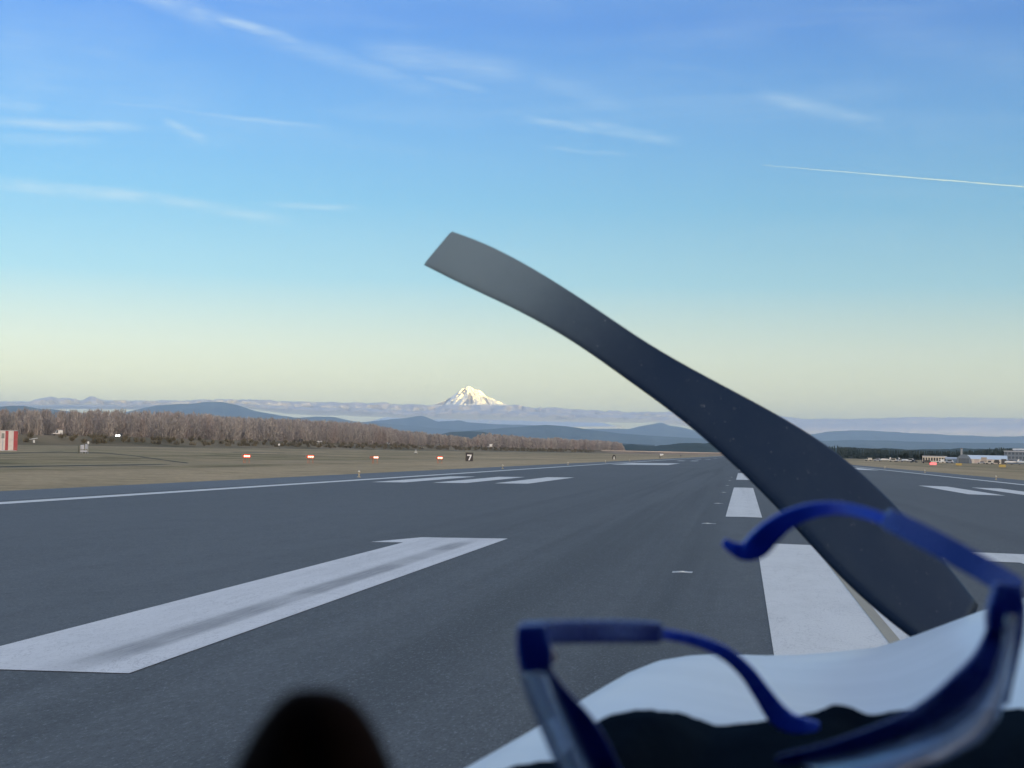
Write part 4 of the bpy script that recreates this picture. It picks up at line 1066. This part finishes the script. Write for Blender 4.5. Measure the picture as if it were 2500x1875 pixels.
# cabin round the pilot: roof, sides, rear and floor; the view is out of its open windshield frame
def slab(x0, x1, y0, y1, z0, z1, mb_): return mb_.box(x0, x1, y0, y1, z0, z1)
M_CAB = matc('cabin_lining', (.03, .032, .036), .9)
mb = MB(); slab(-.56, .98, -2.4, .42, 2.02, 2.06, mb); slab(-.62, -.56, -2.4, -.08, .5, 2.06, mb); slab(.98, 1.04, -2.4, -.08, .5, 2.06, mb)
slab(-.62, -.56, -.08, .60, .5, 1.22, mb); slab(.98, 1.04, -.08, .60, .5, 1.22, mb)
slab(-.56, .98, -2.46, -2.4, .5, 2.02, mb); slab(-.56, .98, -2.4, .7, .5, .56, mb); slab(-.56, .98, .62, .66, .56, 1.36, mb)
abuild(mb, 'cabin', M_CAB)
M_PANE, gg, out = newmat('clear_pane')
tr = gg.n('ShaderNodeBsdfTransparent'); tr.inputs['Color'].default_value = (1, 1, 1, 1); gg.nt.links.new(tr.outputs[0], out.inputs[0])
rows = []
for k in range(9):
    t = k / 8
    rows.append([(.21 + .77 * u, .99 - .57 * t - .26 * u * u * (1 - .5 * t), 1.30 + .72 * t) for u in [-1 + i / 8 for i in range(17)]])
abuild(MB().grid(rows), 'windshield', M_PANE, smooth=True)

# ------------------------------------------------------------------ safety glasses on the dashboard
gz = empty('safety_glasses', tuple(U(1900, 1800, .52)), 0, 'blue-framed safety glasses resting on the dashboard, their arms folded out', 'glasses')
GO = Vector(gz.location)
def frame_of(px_, py_, D, ux, uy): return U(px_ + ux, py_ + uy, D)
def strap(path, name, m_, parent, thick=1.0, n=28, sub=6, power=5.0):
    """a bar swept along points (px, py, depth, half width px); superellipse section"""
    # resample with a Catmull-Rom curve
    P_ = [np.array(q, float) for q in path]; P_ = [2 * P_[0] - P_[1]] + P_ + [2 * P_[-1] - P_[-2]]; S = []
    for i in range(1, len(P_) - 2):
        for j in range(sub):
            t = j / sub; a, b, c, d = P_[i - 1:i + 3]
            S.append(.5 * ((2 * b) + (c - a) * t + (2 * a - 5 * b + 4 * c - d) * t * t + (3 * b - a - 3 * c + d) * t ** 3))
    S.append(P_[-2]); rings = []
    for i, q in enumerate(S):
        a = S[max(0, i - 1)]; b = S[min(len(S) - 1, i + 1)]; td = np.array([b[0] - a[0], b[1] - a[1]]); td /= np.hypot(*td) + 1e-9
        nx, ny = td[1], -td[0]; c0 = U(q[0], q[1], q[2]); w_ = q[3] * 1.12 / F * q[2]; e = (.80 if i in (0, len(S) - 1) else 1)
        nv_ = (RT * nx - UP * ny)
        ring = []
        for j in range(n):
            an = 2 * math.pi * j / n; cu, cs = math.cos(an), math.sin(an)
            u = math.copysign(abs(cu) ** (2 / power), cu); v = math.copysign(abs(cs) ** (2 / power), cs)
            ring.append(c0 + nv_ * (w_ * u * e) + FWD * (v * w_ * thick * e) - GO)
        rings.append(ring)
    o = MB().loft(rings).build(name, m_, None, smooth=False); o.parent = parent; return o
def blue(name, c, rough):
    mt, gg, out = newmat(name); p = gg.n('ShaderNodeBsdfPrincipled'); p.inputs['Base Color'].default_value = (*c, 1)
    p.inputs['Roughness'].default_value = rough;  p.inputs['Specular IOR Level'].default_value = .9; p.inputs['Specular Tint'].default_value = (.12, .34, 1, 1)
    n_ = gg.noise(gg.n('ShaderNodeTexCoord').outputs['Object'], 60, 3, .6); gg.put(p.inputs['Roughness'], gg.smooth(n_, .3, .7, rough * .85, rough * 1.15))
    gg.nt.links.new(p.outputs[0], out.inputs[0]); return mt
M_NAVY = blue('navy_plastic', (.002, .009, .17), .28); M_BLUE = blue('bright_blue_plastic', (.005, .032, .52), .28)
# right arm: thick sleeve then the thinner sliding tip
tR = strap([(2486, 1440, .47, 27), (2400, 1390, .49, 27), (2290, 1329, .51, 27), (2200, 1283, .53, 25), (2160, 1264, .54, 23)], 'temple', M_NAVY, gz, .55)
strap([(2190, 1280, .535, 13), (2120, 1255, .55, 13), (2050, 1241, .565, 14), (1985, 1246, .58, 17), (1925, 1268, .59, 21), (1880, 1300, .60, 26), (1848, 1332, .605, 28), (1818, 1346, .607, 21), (1790, 1338, .608, 14), (1766, 1322, .61, 9)], 'temple_tip', M_BLUE, tR, .5)
tL = strap([(1268, 1545, .47, 25), (1360, 1543, .49, 25), (1470, 1541, .51, 25), (1560, 1542, .53, 24), (1618, 1544, .54, 22)], 'temple', M_NAVY, gz, .55)
strap([(1580, 1543, .535, 12), (1640, 1551, .55, 12), (1710, 1568, .56, 13), (1772, 1596, .57, 15), (1822, 1640, .575, 17), (1862, 1695, .58, 20), (1896, 1742, .585, 24), (1928, 1764, .587, 22), (1965, 1771, .588, 17), (2000, 1772, .59, 10)], 'temple_tip', M_BLUE, tL, .5)
# brow frame: hinge blocks and the wide navy bars
strap([(2462, 1424, .467, 30), (2458, 1460, .464, 36), (2452, 1500, .461, 40), (2446, 1545, .458, 34)], 'hinge', M_NAVY, gz, .5)
strap([(1298, 1524, .467, 31), (1300, 1560, .464, 36), (1306, 1600, .461, 38), (1314, 1640, .458, 30)], 'hinge', M_NAVY, gz, .5)
fr = strap([(2432, 1500, .462, 13), (2424, 1560, .458, 22), (2404, 1622, .452, 34), (2362, 1682, .446, 44), (2296, 1732, .44, 38), (2210, 1774, .434, 28), (2110, 1808, .43, 22), (2010, 1836, .428, 17), (1930, 1852, .428, 14), (1895, 1858, .428, 9)], 'brow_bar', M_NAVY, gz, .30)
fl = strap([(1322, 1618, .46, 10), (1342, 1660, .456, 16), (1372, 1712, .452, 25), (1408, 1762, .448, 33), (1440, 1812, .444, 36), (1470, 1862, .44, 32), (1500, 1910, .438, 24)], 'brow_bar', M_NAVY, gz, .30)
strap([(2494, 1468, .462, 9), (2490, 1530, .458, 10), (2478, 1600, .452, 9), (2466, 1660, .448, 8), (2456, 1720, .444, 6)], 'frame_edge', M_NAVY, gz, .5)
strap([(1272, 1600, .462, 9), (1284, 1650, .458, 9), (1308, 1712, .452, 8), (1338, 1780, .446, 7), (1368, 1850, .442, 6), (1390, 1900, .44, 5)], 'frame_edge', M_NAVY, gz, .5)
# clear lenses: curved shells outside the brow bars
M_LENS, gg, out = newmat('clear_lens')
gb = gg.n('ShaderNodeBsdfGlossy'); gb.inputs['Roughness'].default_value = .12; gb.inputs['Color'].default_value = (.75, .85, 1, 1)
df = gg.n('ShaderNodeBsdfDiffuse'); df.inputs['Color'].default_value = (.10, .15, .25, 1)
tr = gg.n('ShaderNodeBsdfTransparent'); tr.inputs['Color'].default_value = (.62, .70, .82, 1)
m1 = gg.n('ShaderNodeMixShader'); m1.inputs[0].default_value = .35; m2 = gg.n('ShaderNodeMixShader')
lw = gg.n('ShaderNodeLayerWeight'); lw.inputs['Blend'].default_value = .35
gg.nt.links.new(tr.outputs[0], m1.inputs[1]); gg.nt.links.new(df.outputs[0], m1.inputs[2])
gg.put(m2.inputs[0], gg.smooth(lw.outputs['Fresnel'], 0, .8, .10, .65)); gg.nt.links.new(m1.outputs[0], m2.inputs[1]); gg.nt.links.new(gb.outputs[0], m2.inputs[2])
gg.nt.links.new(m2.outputs[0], out.inputs[0])
def lens(inner, outer, name='lens'):
    rows = []; N = 40; K = 10
    def samp(P_, t):
        P_ = np.array(P_, float); d = np.r_[0, np.cumsum(np.hypot(*(np.diff(P_[:, :2], axis=0).T)))]; d /= d[-1]
        return [np.interp(t, d, P_[:, c]) for c in range(3)]
    for k in range(K + 1):
        s_ = k / K; row = []
        for i in range(N + 1):
            a = samp(inner, i / N); b = samp(outer, i / N); bow = .012 * math.sin(math.pi * s_)
            q = [a[c] * (1 - s_) + b[c] * s_ for c in range(3)]; row.append(U(q[0], q[1], q[2] - bow) - GO)
        rows.append(row)
    o = MB().grid(rows).build(name, M_LENS, gz, smooth=True)
    sd = o.modifiers.new('thickness', 'SOLIDIFY'); sd.thickness = .0016
    return o
lens([(2452, 1500, .458), (2444, 1570, .454), (2420, 1650, .447), (2370, 1720, .440), (2290, 1768, .434), (2190, 1806, .428), (2080, 1838, .425), (1960, 1862, .424)],
     [(2486, 1500, .455), (2478, 1590, .449), (2462, 1690, .438), (2436, 1766, .428), (2390, 1815, .418), (2300, 1862, .405), (2200, 1900, .398), (2080, 1930, .395)])
lens([(1330, 1650, .455), (1352, 1705, .451), (1384, 1770, .446), (1412, 1830, .442), (1450, 1900, .438)],
     [(1280, 1640, .455), (1300, 1705, .449), (1330, 1775, .442), (1358, 1840, .436), (1385, 1905, .43)])
strap([(1339, 1580, .468, 8), (1346, 1598, .468, 11), (1354, 1616, .468, 8)], 'hinge_sliver', matc('pale_glint', (.55, .62, .68)), gz, .6, sub=3)  # white glint by the left hinge, built as a pale solid sliver
strap([(2462, 1500, .452, 6), (2462, 1520, .452, 9), (2462, 1542, .452, 6)], 'hinge_sliver', matc('grey_plastic', (.24, .32, .40)), gz, .6, sub=3)

# ------------------------------------------------------------------ dark cap close to the lens
kn = empty('foam_cap', tuple(U(757, 2050, .21)), 0, 'large out-of-focus black rounded cap rising from the bottom edge at the left', 'foam cap')
KO = Vector(kn.location); rings = []
for (y_, xl, xr) in ((1684, 735, 775), (1690, 708, 812), (1703, 688, 846), (1725, 664, 876), (1760, 636, 903), (1800, 612, 926), (1850, 584, 948), (1910, 560, 970), (1990, 545, 985), (2080, 560, 970), (2150, 600, 930)):
    cx = (xl + xr) / 2; rr = (xr - xl) / 2; ring = []
    for j in range(40):
        an = 2 * math.pi * j / 40
        g_ = 1 - .16 * math.exp(-((math.cos(an) * rr + 40 - (1700 - y_) * -.35) / 34) ** 2) * (1 if math.sin(an) < 0 else 0)
        ring.append(U(cx + math.cos(an) * rr, y_, .21) + FWD * (math.sin(an) * rr * g_ / F * .21) - KO)
    rings.append(ring)
M_FOAM = mat('black_foam', (.004, .006, .009), .95, .5, 28, spec=.03, c2=(.040, .024, .020))
o = MB().loft(rings).build('cap', M_FOAM, kn, smooth=True)
q0 = U(757, 2150, .21); MB().cyl(q0 - KO, U(757, 2500, .21) - KO, .006, .006, 16).build('stalk', M_BLACK, kn)

# ------------------------------------------------------------------ haze
if True:
    mb = MB().box(GX0 - 500, GX1 + 500, GY0 - 500, GY1 + 500, GZ - 1, 1330)
    M_HZ, gg, out = newmat('haze_air')
    pv = gg.n('ShaderNodeVolumePrincipled'); pv.inputs['Color'].default_value = (.56, .77, 1.0, 1); pv.inputs['Density'].default_value = 2.4e-5
    pv.inputs['Anisotropy'].default_value = 0.0
    gg.nt.links.new(pv.outputs[0], out.inputs['Volume'])
    tag(mb.build('haze', M_HZ), None, None, None, 'stuff')
